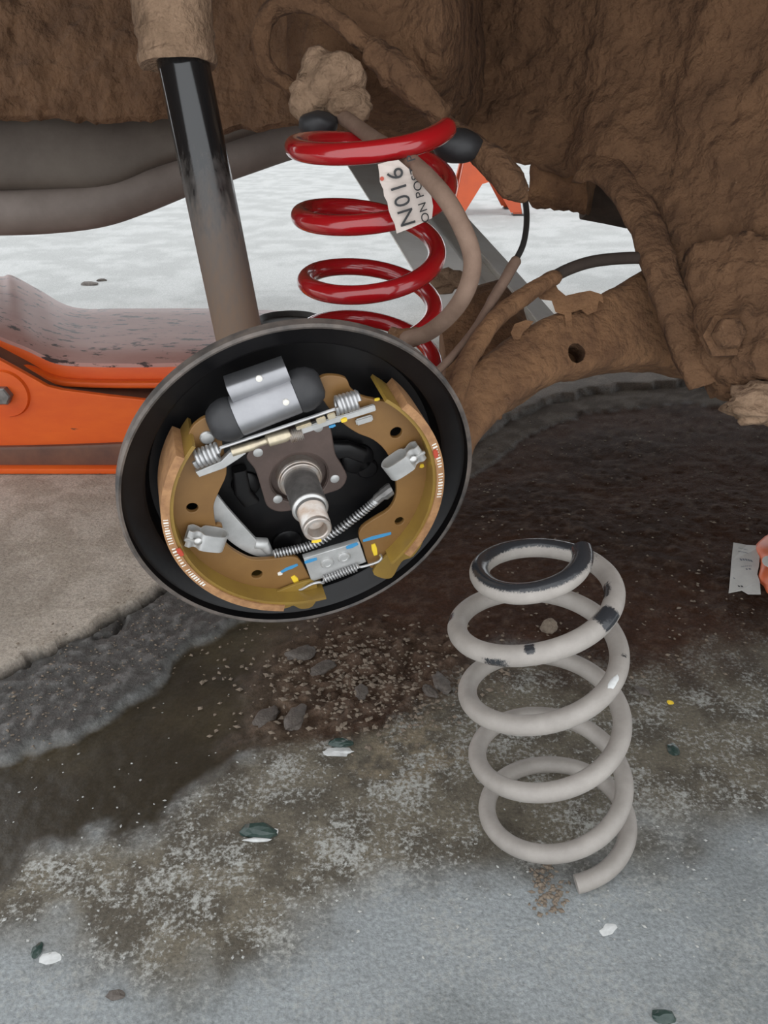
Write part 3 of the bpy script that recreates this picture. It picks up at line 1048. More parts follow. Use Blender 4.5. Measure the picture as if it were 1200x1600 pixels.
def build_brake():
    br = thing('drum_brake', 'open drum brake with ochre shoes on a round black backing plate', 'brake', BR(0, -.11, -.01))
    prof = [(.018, -.0275), (.060, -.0275), (.078, -.0265), (.0955, -.0245), (.0975, -.021), (.0985, -.0125), (.1005, -.0105), (.1105, -.0085), (.1128, -.0065), (.1133, -.0005),
            (.1142, .0004), (.1152, -.0004), (.1154, -.008), (.1135, -.0115), (.1015, -.0135), (.1005, -.024), (.097, -.0275), (.078, -.0295), (.060, -.0305), (.018, -.0305)]
    V, Fc = lathe(prof, BR(0, 0, 0), BN, 128, closed=True)
    bpl = obj('backing_plate', V, Fc, 'blackpaint', br, auto=35)
    V, Fc = lathe([(.1128, .0), (.1142, .0011), (.1158, .0), (.1160, -.007), (.1150, -.0072), (.1150, -.0004), (.1136, -.0004)], BR(0, 0, 0), BN, 128, closed=True)
    obj('rim_lip', V, Fc, 'rim', bpl, auto=50)
    # pressed ribs and shoe ledges of the backing plate
    for k, (x, y, r) in enumerate(((560, 720, .012), (575, 735, .008), (385, 760, .010), (450, 850, .011))):
        u, v = bp(x, y, -.024)
        V, Fc = lathe([(r, -.004), (r * .95, -.001), (r * .8, 0.0), (0, 0)], BR(u, v, -.0245), BN, 24)
        obj('pressed_boss', V, Fc, 'blackpaint', bpl)
    V, Fc = loft([(B3(362, 735, -.022), B3(385, 730, -.022), .004, BN), (B3(365, 770, -.022), B3(392, 765, -.022), .004, BN), (B3(380, 790, -.022), B3(405, 780, -.022), .003, BN)], 14, 4)
    obj('pressed_rib', V, Fc, 'blackpaint', bpl)
    V, Fc = loft([(B3(515, 690, -.022), B3(512, 720, -.022), .003, BN), (B3(545, 690, -.022), B3(540, 712, -.022), .004, BN), (B3(572, 700, -.022), B3(565, 722, -.022), .003, BN)], 14, 4)
    obj('pressed_rib', V, Fc, 'blackpaint', bpl)

    # shoes
    webL = [(322, 650), (335, 652), (345, 675), (347, 692), (352, 715), (353, 740), (342, 765), (334, 785), (334, 800), (337, 818), (346, 838), (357, 852), (375, 864), (395, 872), (425, 871), (455, 868), (468, 873), (478, 890), (487, 913),
            (470, 928), (440, 932), (410, 930), (375, 922), (340, 908), (308, 885), (285, 862), (270, 838), (264, 805), (265, 770), (272, 735), (287, 710), (291, 690), (298, 668), (310, 656)]
    webR = [(492, 597), (505, 586), (522, 585), (540, 590), (548, 606), (566, 618), (592, 624), (613, 630), (640, 655), (662, 685), (674, 715), (678, 748), (677, 775), (668, 802), (648, 832), (625, 853), (600, 866), (583, 886),
            (573, 876), (566, 852), (560, 836), (565, 822), (585, 808), (607, 794), (617, 775), (618, 752), (612, 725), (601, 702), (582, 685), (560, 676), (542, 665), (525, 650), (503, 622)]
    holesL = [((300, 791), .0036), ((401, 895), .0037), ((341, 822), .0026)]
    holesR = [((618, 674), .0040), ((623, 812), .0033)]
    for side in 'LR':
        web, holes = (webL, holesL) if side == 'L' else (webR, holesR)
        loops = [[tuple(q) for q in smooth_loop([bp(x, y, HW) for x, y in web], 3)]]
        for (x, y), r in holes:
            loops.append(circle2(bp(x, y, HW), r, 22)[::-1])
        V, Fc = plate_mesh(loops, .0035, BR, HW, .0005)
        shoe = obj('brake_shoe', V, Fc, 'ochre', br, auto=35)
        tag(shoe, 'ochre brake shoe web, %s side' % ('left' if side == 'L' else 'right'))
        # table and lining
        ang = lambda x, y, h: math.degrees(math.atan2(*(bp(x, y, h)[::-1])))
        if side == 'L':
            a0, a1 = 142, 278      # table
            l0, l1 = 148, 258
        else:
            a0, a1 = 56, -46
            l0, l1 = 48, -38
        r_t = .0855
        V, Fc = arc_band(r_t - .0022, r_t, -.019, HF - .0012, a0, a1)
        tb = obj('shoe_table', V, Fc, 'table', shoe, auto=30)
        V, Fc = arc_band(r_t, r_t + .0052, -.0185, HF, l0, l1)
        ln = obj('lining', V, Fc, 'lining', shoe, auto=30)
        tag(ln, 'tan friction lining')
        # folded lugs at the lower end of each table
        # print ticks along the lining edge
        if side == 'L':
            runs = ((178, 190, 10), (193, 203, 7), (206, 217, 9))
        else:
            runs = ((24, 12, 9), (8, -4, 9))
        bt = B()
        for s0, s1, k in runs:
            for i in range(k):
                a = math.radians(s0 + (s1 - s0) * i / (k - 1))
                e = np.array([math.cos(a), math.sin(a)]); tt = np.array([-e[1], e[0]])
                L = random.choice((.0030, .0030, .0022)); c = r_t + .0026
                cc = BR(*(e * c), HF + .00012)
                bt.add(*box8(cc, (BU * e[0] + BV * e[1]) * L / 2, (BU * tt[0] + BV * tt[1]) * random.choice((.00028, .0004, .00055)), BN * .00015))
        tag(bt.obj('printed_marks', 'white', ln, smooth=False), 'white printed part code')
    shoes = [o for o in bpy.data.objects if o.name.startswith('brake_shoe')]
    sl, sr = shoes[0], shoes[1]
    hs = HW + .0018
    stroke('blue_mark', [(439, 894), (448, 889), (456, 886), (465, 882)], hs, .0028, 'blue', sl)
    stroke('white_dot', [(434, 897), (438, 896), (441, 895)], hs, .0035, 'white', sl)
    stroke('yellow_mark', [(457, 900), (461, 905), (464, 912)], hs, .0045, 'yellow', sl)
    stroke('yellow_mark', [(273, 743), (277, 743), (280, 742)], hs, .0036, 'yellow', sl)
    stroke('red_mark', [(383, 917), (386, 918), (389, 919)], hs, .0025, 'redmark', sl)
    stroke('blue_mark', [(567, 845), (580, 841), (596, 837), (611, 833)], hs, .0030, 'blue', sr)
    stroke('yellow_mark', [(583, 850), (585, 858), (587, 867)], hs, .0042, 'yellow', sr)
    stroke('yellow_mark', [(656, 728), (659, 728), (662, 727)], hs, .0036, 'yellow', sr)
    stroke('yellow_mark', [(585, 625), (589, 624), (593, 623)], hs, .0022, 'yellow', sr)
    stroke('red_mark', [(648, 815), (651, 815), (654, 816)], hs, .0028, 'redmark', sr)
    stroke('red_mark', [(670, 743), (673, 744), (676, 746)], hs, .0022, 'redmark', sr)
    stroke('red_stamp', [(278, 857), (281, 863), (285, 868)], HF + .0003, .0036, 'redmark', sl)
    stroke('red_stamp', [(679, 703), (681, 709), (682, 715)], HF + .0003, .0036, 'redmark', sr)
    # lug at each table's lower end
    for sh, pts in ((sl, [(438, 921), (487, 905), (496, 926), (488, 946), (470, 950), (458, 945), (446, 949), (415, 950), (410, 934)]),
                    (sr, [(604, 866), (648, 838), (660, 845), (645, 868), (630, 874), (622, 884), (612, 901), (596, 902), (582, 892)])):
        lp = [tuple(q) for q in smooth_loop([bp(x, y, .002) for x, y in pts], 3)]
        V, Fc = plate_mesh([lp], .0022, BR, .002, .0003)
        obj('shoe_lug', V, Fc, 'table', sh, auto=35)
    # pivot rivet on the left web
    u, v = bp(323, 681, HW)
    V, Fc = lathe([(.0044, .001), (.0044, .0026), (.0036, .0034), (0, .0036)], BR(u, v, HW), BN, 24)
    obj('pivot_rivet', V, Fc, 'zinc', sl)

    # wheel cylinder
    a, b = B3(367, 651, .000), B3(463, 613, .000)
    ax = unit(b - a)
    wc = None
    V, Fc = lathe([(0, 0), (.0110, 0), (.0122, .0008), (.0124, .002), (.0124, np.linalg.norm(b - a) - .002), (.0122, np.linalg.norm(b - a) - .0008), (.0110, np.linalg.norm(b - a)), (0, np.linalg.norm(b - a))], a, ax, 48)
    wc = obj('wheel_cylinder', V, Fc, 'alu', br, auto=35)
    tag(wc, 'silver aluminium wheel cylinder')
    a2, b2 = B3(356, 607, -.004), B3(447, 575, -.004)
    V, Fc = loft([(a2 + np.cross(BN, ax) * .0055, a2 - np.cross(BN, ax) * .007, .009, BN), (b2 + np.cross(BN, ax) * .0055, b2 - np.cross(BN, ax) * .007, .009, BN)], 24, 4)
    obj('cylinder_flange', V, Fc, 'alu', wc, auto=35)
    for s, (o_, d) in enumerate(((a, -ax), (b, ax))):
        V, Fc = lathe([(0.0, .0160), (.0060, .0160), (.0090, .0145), (.0118, .0105), (.0132, .006), (.0132, .0015), (.0124, -.0005), (0, -.0005)], o_, d, 36)
        obj('rubber_boot', V, Fc, 'rubber', wc, auto=60)
    for (x, y, h) in ((447, 629, .0125), (405, 592, .0065)):
        V, Fc = lathe([(.0019, -.001), (.0019, .0002), (.0012, .0005), (0, .0005)], B3(x, y, h), BN, 14)
        obj('white_dot', V, Fc, 'white', wc)

    # hub flange
    hh = -.0195
    out = [(384, 712), (392, 698), (412, 690), (440, 672), (470, 663), (497, 655), (514, 664), (519, 684), (523, 706), (533, 724), (541, 742), (531, 760), (507, 769), (480, 780), (458, 793), (434, 796), (417, 788), (410, 770), (404, 750), (397, 730)]
    lp = [tuple(q) for q in smooth_loop([bp(x, y, hh) for x, y in out], 4)]
    cu, cv = 0.0, 0.0
    V, Fc = plate_mesh([lp, circle2((cu, cv), .0196, 40)[::-1]], .006, BR, hh, .001)
    hf = obj('hub_flange', V, Fc, 'hub', br, auto=35)
    for x, y in ((403, 707), (523, 748), (434, 780), (497, 668)):
        u, v = bp(x, y, hh + .003)
        V, Fc = lathe([(.0032, -.001), (.0032, .0004), (.0026, .0008), (0, .0008)], BR(u, v, hh + .003), BN, 18)
        obj('rivet', V, Fc, 'zinc', hf)
    V, Fc = lathe([(.0200, -.022), (.0200, -.0175), (.0192, -.0175), (.0185, -.0265), (.006, -.027)], BR(0, 0, 0), BN, 48)
    obj('recess_wall', V, Fc, 'hub', hf)
    # spindle
    prof = [(.0152, -.026), (.0152, -.0155), (.0146, -.0145), (.0140, -.0143), (.0138, -.0125), (.0132, -.0120), (.0110, -.0120)]
    V, Fc = lathe(prof, BR(0, 0, 0), BN, 48)
    sp = None
    prof2 = [(.0116, -.018), (.0116, .0165), (.0116, .0180), (.0110, .0186), (.0100, .0190), (.0094, .0215)]
    V2, F2 = lathe(prof2, BR(0, 0, 0), BN, 48)
    sp = obj('spindle', V2, F2, 'spindle', br, auto=35)
    obj('bearing_collar', V, Fc, 'thread', sp, auto=30)
    V, Fc = lathe([(.0103, .0172), (.0117, .0172), (.0118, .0180), (.0112, .0190), (.0095, .0196)], BR(0, 0, 0), BN, 40)
    obj('shoulder_ring', V, Fc, 'steel', sp)
    prof = [(.0086, .020)]
    for i in range(12):
        h = .0215 + i * .0013
        prof += [(.0092, h), (.0084, h + .00065)]
    prof += [(.0090, .0380), (.0088, .0398), (.0082, .0405), (.0066, .0405), (.0060, .0398), (.0056, .032), (.0, .031)]
    V, Fc = lathe(prof, BR(0, 0, 0), BN, 40)
    obj('threaded_end', V, Fc, 'thread', sp, auto=25)
    stroke('yellow_mark', [(487, 846), (494, 846), (502, 844)], .0405, .0022, 'yellow', sp)

    # upper return spring: two end coils on a straight rod
    hu = .0075
    rod = B().add(*tube(spline([B3(341, 709, hu), B3(344, 701, hu), B3(352, 697, hu), B3(430, 671, hu), B3(515, 642, hu), B3(523, 640, hu)], 5), .0011, 8))
    us = rod.obj('return_spring', 'wire', br)
    coil(B3(303, 718, hu), B3(342, 705, hu), .0048, 6, .00125, 'spring_coil', 'wire', us)
    coil(B3(524, 634, hu), B3(560, 624, hu), .0050, 6, .00125, 'spring_coil', 'wire', us)
    # adjuster strut
    ha = .004
    st = B()
    fr = BR
    lp = [tuple(bp(x, y, ha)) for x, y in ((305, 735), (345, 718), (358, 705), (378, 698), (384, 706), (370, 716), (350, 729), (311, 743))]
    st.add(*plate_mesh([lp], .004, BR, ha, .0004))
    adj = st.obj('adjuster_strut', 'zinc', br, auto=35)
    V, Fc = tube([B3(362, 706, ha), B3(395, 696, ha), B3(400, 694, ha), B3(404, 692.5, ha), B3(420, 687, ha)], [.0030, .0030, .0026, .0022, .0022], 14)
    obj('strut_rod', V, Fc, 'brass', adj)
    V, Fc = tube([B3(417, 689, ha), B3(419, 688, ha), B3(444, 681, ha), B3(452, 678, ha), B3(454, 677, ha)], [.0030, .0040, .0040, .0034, .0028], 18)
    obj('adjuster_nut', V, Fc, 'brass', adj)
    u0, u1 = B3(452, 683, ha), B3(500, 667, ha)
    d = unit(u1 - u0); L = np.linalg.norm(u1 - u0)
    V, Fc = [], []
    k = 15; gear = B()
    gear.add(*lathe(sum([[(.0034, L * .45 * i / 8), (.0044, L * .45 * (i + .5) / 8)] for i in range(8)], [(0, 0)]) + [(0, L * .45)], u0, d, 20))
    gear.obj('star_wheel', 'thread', adj, auto=25)
    bevel_box('strut_fork', (B3(470, 672, ha) + B3(530, 652, ha)) / 2, (B3(530, 652, ha) - B3(470, 672, ha)) / 2, np.cross(BN, d) * .0022, BN * .0018, 'zinc', adj, .0005)
    bevel_box('strut_blade', (B3(525, 655, ha) + B3(586, 636, ha)) / 2, (B3(586, 636, ha) - B3(525, 655, ha)) / 2, np.cross(BN, d) * .0021, BN * .0014, 'zinc', adj, .0005)
    bevel_box('strut_foot', (B3(556, 660, .001) + B3(582, 652, .001)) / 2, (B3(582, 652, .001) - B3(556, 660, .001)) / 2, np.cross(BN, d) * .0024, BN * .0012, 'zinc', adj, .0008)
    for (x0, y0, x1, y1, w) in ((494, 657, 508, 652, .0030), (511, 650, 523, 646, .0030), (462, 668, 486, 660, .0018)):
        A_, B_ = B3(x0, y0, ha + .002), B3(x1, y1, ha + .002)
        bevel_box('strut_lug', (A_ + B_) / 2, (B_ - A_) / 2, np.cross(BN, d) * w * .7, BN * .0022, 'brass', adj, .0005)
    stroke('yellow_mark', [(533, 658), (538, 656), (542, 655)], ha + .0016, .0035, 'yellow', adj)
    stroke('blue_mark', [(514, 667), (519, 666), (524, 664)], ha + .0019, .0020, 'blue', adj)

    # anchor block
    hb = .000
    lp = [tuple(bp(x, y, hb)) for x, y in ((473, 869), (516, 856), (560, 843), (571, 875), (528, 891), (486, 906))]
    V, Fc = plate_mesh([lp], .005, BR, hb, .0006)
    an = obj('anchor_block', V, Fc, 'zinc', br, auto=35)
    for x, y in ((511, 879), (537, 870)):
        u, v = bp(x, y, hb + .0025)
        V, Fc = lathe([(.0048, -.001), (.0048, .0006), (.0040, .0016), (.0026, .0018), (.0022, .0013), (0, .0013)], BR(u, v, hb + .0025), BN, 24)
        obj('rivet', V, Fc, 'zinc', an)
    stroke('blue_mark', [(476, 879), (485, 876), (495, 873)], hb + .0027, .0030, 'blue', an)
    stroke('blue_mark', [(541, 856), (550, 853), (559, 849)], hb + .0027, .0036, 'blue', an)
    # lower return spring
    hl = .005
    ls = coil(B3(504, 906, hl), B3(559, 886, hl), .0024, 13, .0007, 'lower_spring', 'wire', br, 6, 10)
    V, Fc = tube(spline([B3(505, 911, hl), B3(498, 910, hl), B3(486, 913, hl), B3(470, 921, hl - .002), B3(464, 917, hl - .004)], 5), .0010, 8)
    obj('spring_hook', V, Fc, 'wire', ls)
    V, Fc = tube(spline([B3(557, 883, hl), B3(562, 886, hl), B3(572, 884, hl), B3(590, 878, hl), B3(596, 872, hl), B3(594, 867, hl - .004)], 5), .0010, 8)
    obj('spring_hook', V, Fc, 'wire', ls)

    # handbrake lever and cable spring
    hv = -.0085
    lp = [tuple(q) for q in smooth_loop([bp(x, y, hv) for x, y in ((330, 762), (338, 770), (358, 795), (385, 825), (412, 853), (430, 862), (427, 868), (402, 867), (380, 858), (362, 846), (345, 832), (325, 812), (318, 785))], 3)]
    V, Fc = plate_mesh([lp], .004, BR, hv, .0005)
    lv = obj('handbrake_lever', V, Fc, 'zinc', br, auto=35)
    V, Fc = tube([B3(398, 848, hv), B3(412, 849, hv), B3(420, 862, hv)], [.004, .0045, .003], 14)
    obj('cable_eye', V, Fc, 'zinc', lv)
    hc = -.003
    path = spline([B3(428, 865, hc), B3(460, 859, hc), B3(492, 849, hc), B3(527, 829, hc), B3(558, 806, hc), B3(583, 786, hc), B3(592, 778, hc)], 40)
    pts = []; turns = 40; tot = len(path) * 4
    T0 = None
    for i in range(turns * 12):
        t = i / (turns * 12 - 1) * (len(path) - 1); k = min(int(t), len(path) - 2); f = t - k
        c = path[k] * (1 - f) + path[k + 1] * f
        tg = unit(path[k + 1] - path[k]); s = np.cross(BN, tg)
        th = 2 * math.pi * i / 12
        pts.append(c + .0026 * (math.cos(th) * s + math.sin(th) * BN))
    V, Fc = tube(pts, .00075, 6)
    cs = obj('cable_spring', V, Fc, 'wire', br)
    V, Fc = tube(path[::6], .0013, 8)
    obj('inner_cable', V, Fc, 'spindle', cs)
    V, Fc = tube([B3(586, 783, hc), B3(589, 780, hc), B3(596, 774, hc), B3(600, 772, hc), B3(610, 764, hc), B3(612, 763, hc)], [.0028, .0036, .0036, .0046, .0046, .0040], 10)
    obj('ferrule', V, Fc, 'spindle', cs, auto=30)
    # hold-down clips: folded sheet, open towards the rim
    for (pa, pb, wpx) in (((291, 834), (351, 842), 29), ((656, 700), (603, 735), 29)):
        h0, h1 = HW + .003, HW + .0135
        A_ = bp(*pa, .004); B_ = bp(*pb, .004)
        e = (B_ - A_) / np.linalg.norm(B_ - A_); L = np.linalg.norm(B_ - A_)
        pv = np.array([-e[1], e[0]])
        path = [(0, h0 + .0025), (.10, h0 + .0008), (.2, h0 + .0012), (.32, h0 + .003), (.45, h0), (.75, h0), (.92, h0 + .001), (1.0, h0 + .004), (1.0, h1 - .004), (.92, h1 - .0008), (.75, h1), (.5, h1), (.38, h1 - .0005), (.30, h1 - .003), (.2, h1 - .0035), (.1, h1 - .002), (0, h1 - .003)]
        pth = spline([np.array(q) for q in path], 3)
        w = .0062
        V = []; Fc = []; th = .0008
        for i, (t, h) in enumerate(pth):
            tg = (pth[min(i + 1, len(pth) - 1)] - pth[max(i - 1, 0)]) * np.array([L, 1]); tg = tg / np.linalg.norm(tg)
            nr = np.array([-tg[1], tg[0]]) * th / 2
            for sw, sn in ((-1, -1), (1, -1), (1, 1), (-1, 1)):
                q = A_ + e * (t * L + nr[0] * sn) + pv * w * sw
                V.append(BR(q[0], q[1], h + nr[1] * sn))
        for i in range(len(pth) - 1):
            for k in range(4):
                Fc.append((4 * i + k, 4 * i + (k + 1) % 4, 4 * i + 4 + (k + 1) % 4, 4 * i + 4 + k))
        Fc.append((0, 1, 2, 3)); n = 4 * (len(pth) - 1); Fc.append((n, n + 1, n + 2, n + 3))
        cl = obj('hold_down_clip', V, Fc, 'zinc', br, auto=35)
        q = A_ + e * L * .28
        V, Fc = lathe([(.0011, -.014), (.0011, .000), (.0026, .0004), (.0028, .0016), (.0016, .0026), (0, .0028)], BR(q[0], q[1], h1 - .002), BN, 18)
        obj('clip_pin', V, Fc, 'steel', cl)
        bevel_box('pin_blade', BR(*(A_ + e * L * .10), h1 - .0012), (BU * e[0] + BV * e[1]) * .0042, (BU * pv[0] + BV * pv[1]) * .0009, BN * .0009, 'steel', cl, .0003)
    return br


build_brake()


# ------------------------------------------------------------------ coil springs
def helix(base, lean, tk_r, R, tk_h, Hh, t0, t1, n):
    ax = unit(np.array([lean[0], lean[1], 1.0]))
    u = unit(np.cross([0, 1.0, 0], ax)); v = np.cross(ax, u)
    out = []; ts = np.linspace(t0, t1, n)
    # smooth the knots so the wire has no kinks
    rr = np.interp(ts, tk_r, R); hh = np.interp(ts, tk_h, Hh)
    k = max(3, int(n * .22 / (t1 - t0))) | 1
    pad = k // 2
    ker = np.hanning(k + 2)[1:-1]; ker /= ker.sum()
    def smo(a):
        b = np.concatenate([2 * a[0] - a[pad:0:-1], a, 2 * a[-1] - a[-2:-pad - 2:-1]])
        return np.convolve(b, ker, 'valid')
    rr, hh = smo(rr), smo(hh)
    for t, r, h in zip(ts, rr, hh):
        th = 2 * math.pi * t
        out.append(np.array([base[0], base[1], 0]) + ax * h + r * (math.cos(th) * u - math.sin(th) * v))
    return out, ts


def build_springs():
    path, ts = helix((0.13416, .41942), (-.1743, -.0083), [0, .5, 1, 1.5, 2.5, 3.5, 4.5, 5.25], [.0326, .0312, .0505, .0518, .0519, .052, .0511, .0538],
                     [0, .5, 1.25, 2.25, 3.25, 4.25, 4.75, 5.25], [.2489, .2397, .215, .1602, .1005, .0386, .0145, .0070], 0.0, 5.24, 560)
    V, Fc = tube(path, .0066, 18)
    o = obj('coil_spring', V, Fc, M['oldspring'], auto=50)
    n = 18
    w = np.zeros(len(V))
    nrm = [np.zeros(3)] * 0
    for i, p in enumerate(path):
        for k in range(n):
            d = (np.asarray(V[i * n + k]) - p) / .0066
            t = ts[i]
            up = d[2] * .75 - .0
            f = 0.0
            if t < 1.0:
                f = np.clip((up - .20) * 2.2, 0, 1) * .8 * (1.0 if t < .85 else (1.0 - t) / .15)
                if t < .13:
                    f = max(f, .75 * (1 - t / .13) + .1)
            for t0, st_, dv, wd, am in ((1.125, .026, (.3, -.3, .9), .25, .75), (1.283, .010, (0, -.2, 1), .55, .85), (1.53, .020, (-.8, -.4, .3), .35, .62), (1.05, .030, (-.9, 0, .2), .45, .6),
                                        (1.345, .030, (0, -.8, -.4), .35, .55), (2.05, .006, (.2, -.5, .8), .75, .8), (3.49, .007, (-.4, -.9, 0), .7, .8)):
                g = math.exp(-((t - t0) / st_) ** 4) * float(np.clip((d @ unit(dv) - wd) / .3, 0, 1))
                f = max(f, am * g)
            w[i * n + k] = f
    at = o.data.attributes.new('wear', 'FLOAT', 'POINT')
    at.data.foreach_set('value', w.astype(np.float32))
    i = int(np.argmin(abs(ts - 2.115)))
    tg = unit(path[i + 1] - path[i - 1]); upv = unit(np.array([0, -.55, .83]) - tg * (np.array([0, -.55, .83]) @ tg))
    V, Fc = blob((0, 0, 0), 1.0, 4, .25, 2)
    sd = np.cross(tg, upv)
    V = [path[i] + upv * (.0066 + .0004 * v[2]) + tg * .0062 * v[0] + sd * .0024 * v[1] - upv * .0006 * v[1] ** 2 for v in V]
    obj('white_chip', V, Fc, 'chip', o)
    tag(o, 'worn grey coil spring with black scuffed top ring standing on the floor', 'spring')

    red = thing('red_coil_spring', 'glossy red coil spring with a paper label, fitted above the brake', 'spring', np.array([-.012, .645, .266]))
    path, ts = helix((-.01905, .70758), (.02274, -.22128), [0, 1, 2, 3, 4, 5], [.0546, .0556, .0508, .0516, .0551, .0551],
                     [-.3, 0, .25, 1.25, 2.25, 3.25, 4.0, 4.7], [.511, .5058, .4957, .4498, .3976, .3542, .3143, .283], .065, 4.7, 520)
    V, Fc = tube(path, .0070, 20, round_cap=True)
    obj('coil', V, Fc, 'redgloss', red, auto=60)
    # rubber seats at the top
    ax = unit(np.array([.0227, -.2213, 1]))
    V, Fc = blob(P(497, 194, .60), .012, 7, .1, 3, (1.3, 1.0, .8))
    obj('rubber_seat', V, Fc, 'rubber', red)
    V, Fc = blob(P(716, 228, .595), .0172, 2, .06, 3, (1.15, .9, .74))
    obj('rubber_pad', V, Fc, 'rubber', red)
    # label wrapped on the front of the coil
    zl = .498
    outl = [(592, 256), (607, 252), (623, 250), (639, 264), (655, 276), (667, 288), (675, 302), (679, 322), (677, 341), (661, 348), (641, 357), (620, 365), (617, 350), (612, 340), (608, 329), (606, 316), (601, 306), (600, 296), (595, 284), (594, 270)]
    cen = P(636, 308, zl)
    X = unit(np.array([1, .18, .0])); N_ = unit(np.cross(X, unit(np.array([0, .10, 1.0])))); Yv = np.cross(N_, X)
    if N_ @ FW > 0:
        N_ = -N_
    def lab(px, py):
        d = ray(px, py); s = ((cen - CAM) @ N_) / (d @ N_); q = CAM + s * d - cen
        return q @ X, q @ Yv
    curv = lambda u: -12.0 * u * u
    fr = lambda u, v, h: cen + X * u + Yv * v + N_ * (h + curv(u))
    lp2 = [lab(x, y) for x, y in outl]
    # subdivide into a grid clipped to the outline so that it can bend
    V, Fc = plate_mesh([lp2], .0004, fr, 0.0, .00005)
    lb = obj('paper_label', V, Fc, 'paper', red, smooth=False)
    tag(lb, 'torn off-white paper label printed N016')
    dirx = np.array(lab(616, 268)) - np.array(lab(636, 345)); dirx /= np.linalg.norm(dirx)
    diry = np.array([-dirx[1], dirx[0]])
    def put(body, px, py, size, name, sp=1.0):
        o0 = np.array(lab(px, py))
        f = lambda x, y, h: fr(*(o0 + dirx * x + diry * y), h)
        V, Fc = text_mesh(body, size, f, .0005, .00012, sp)
        obj(name, V, Fc, 'ink', lb, smooth=False)
    put('N016', 650, 350, .0148, 'printed_code', 1.12)
    put('ON POST P', 673, 346, .0080, 'printed_line', 1.05)
    s = lab(598, 279)
    V, Fc = plate_mesh([circle2(s, .0013, 12)], .0003, fr, .0003, .00005)
    obj('red_stamp', V, Fc, 'redmark', lb, smooth=False)


build_springs()


# ------------------------------------------------------------------ shock absorber
def build_shock():
    q0, q1, q2 = P(381, 560, .625), P(290, 116, .575), P(262, -30, .560)
    sh = thing('shock_absorber', 'black and dusty shock absorber with a mud caked sleeve, left of the red spring', 'shock absorber', q0)
    ax = unit(q1 - q0); L = np.linalg.norm(q1 - q0)
    V, Fc = lathe([(0, -.02), (.0185, -.02), (.0190, 0), (.0192, L * .5), (.0194, L + .03), (0, L + .03)], q0, ax, 48)
    obj('tube', V, Fc, M['shock'], sh)
    # sleeve
    L2 = np.linalg.norm(q2 - q1) + .05
    e = P(279, 104, .575)
    ax2 = unit(P(268, 0, .562) - e)
    prof = [(.0200, .002), (.0275, .000), (.0292, .003), (.0292, .0065), (.0280, .008), (.0282, .018), (.0292, .0195), (.0292, .022), (.0284, .024), (.0290, .044), (.0300, .046), (.0300, .049), (.0292, .051), (.0300, .10), (.020, .10)]
    pr = []
    for i in range(len(prof) - 1):
        (r0, h0), (r1, h1) = prof[i], prof[i + 1]
        k = 6 if abs(h1 - h0) > .008 else 1
        for j in range(k):
            pr.append((r0 + (r1 - r0) * j / k, h0 + (h1 - h0) * j / k))
    pr.append(prof[-1])
    V, Fc = lathe(pr, e, ax2, 56)
    obj('dust_sleeve', lump(V, .0013, 70, 5), Fc, 'mud_pale', sh, auto=50)
    return sh


build_shock()


# ------------------------------------------------------------------ hoses and cables
def hose(name, pts, r, m, label, cat, parent=None, amp=0.0, n=14, sub=8):
    path = spline([np.append(P(*q[:3]), (q[3] if len(q) > 3 else r)) for q in pts], sub)
    V, Fc = tube([q[:3] for q in path], [q[3] for q in path], n, round_cap=True)
    if amp:
        V = lump(V, amp, 60, len(pts))
    o = obj(name, V, Fc, m, parent, auto=80)
    if label:
        tag(o, label, cat)
    return o


h = thing('brake_hose', 'brown dusty flexible brake hose hanging in front of the red spring', 'hose', P(640, 525, .57))
hose('hose', [(520, 172, .61), (552, 194, .59), (592, 222, .55), (640, 252, .505), (690, 302, .48), (722, 355, .475), (738, 405, .478), (730, 450, .488), (705, 490, .51), (668, 520, .535), (635, 530, .55)], .0058, 'hose', None, None, h)
hose('end_fitting', [(650, 526, .555, .0068), (632, 529, .56, .0075), (614, 524, .56, .0062)], .0075, 'mud_arm', None, None, h, amp=.0012)

h = thing('fuel_breather_hose', 'mud covered looping hose beneath the wheel arch, top centre', 'hose', P(600, 120, .66))
hose('hose', [(480, 150, 0.620), (430, 118, 0.615), (408, 78, 0.610), (414, 30, 0.600), (450, 4, 0.590), (500, 14, 0.590), (545, 48, 0.590), (590, 86, 0.595), (640, 136, 0.600), (690, 190, 0.605), (740, 232, 0.610), (785, 270, 0.615), (812, 300, 0.620)], .0070, 'mud', None, None, h, amp=.0022)
hose('sleeve', [(690, 190, 0.605, 0.0079), (740, 230, 0.600, 0.0088), (772, 258, 0.595, 0.0116), (800, 288, 0.595, 0.0112), (815, 310, 0.605, 0.0047)], .012, 'mud', None, None, h, amp=.002)
hose('upper_sleeve', [(580, 78, 0.590, 0.0084), (612, 108, 0.590, 0.0130), (650, 140, 0.592, 0.0121), (690, 178, 0.600, 0.0093)], .012, 'mud', None, None, h, amp=.004)

b_ = thing('hose_bracket', 'pale clay caked hose bracket above the red spring', 'bracket', P(515, 190, .66))
V, Fc = blob(P(515, 138, .605), .025, 3, .42, 4, (1.1, .7, 1.0), 1.0)
obj('clay_lump', V, Fc, 'mud_pale', b_, auto=80)
V, Fc = blob(P(543, 164, .60), .0145, 4, .45, 3, (1.4, .8, .8), 1.2)
obj('clay_lump', V, Fc, 'mud_pale', b_, auto=80)
V, Fc = blob(P(480, 162, .605), .013, 6, .45, 3, (.9, .8, 1.5), 1.2)
obj('clay_lump', V, Fc, 'mud_pale', b_, auto=80)

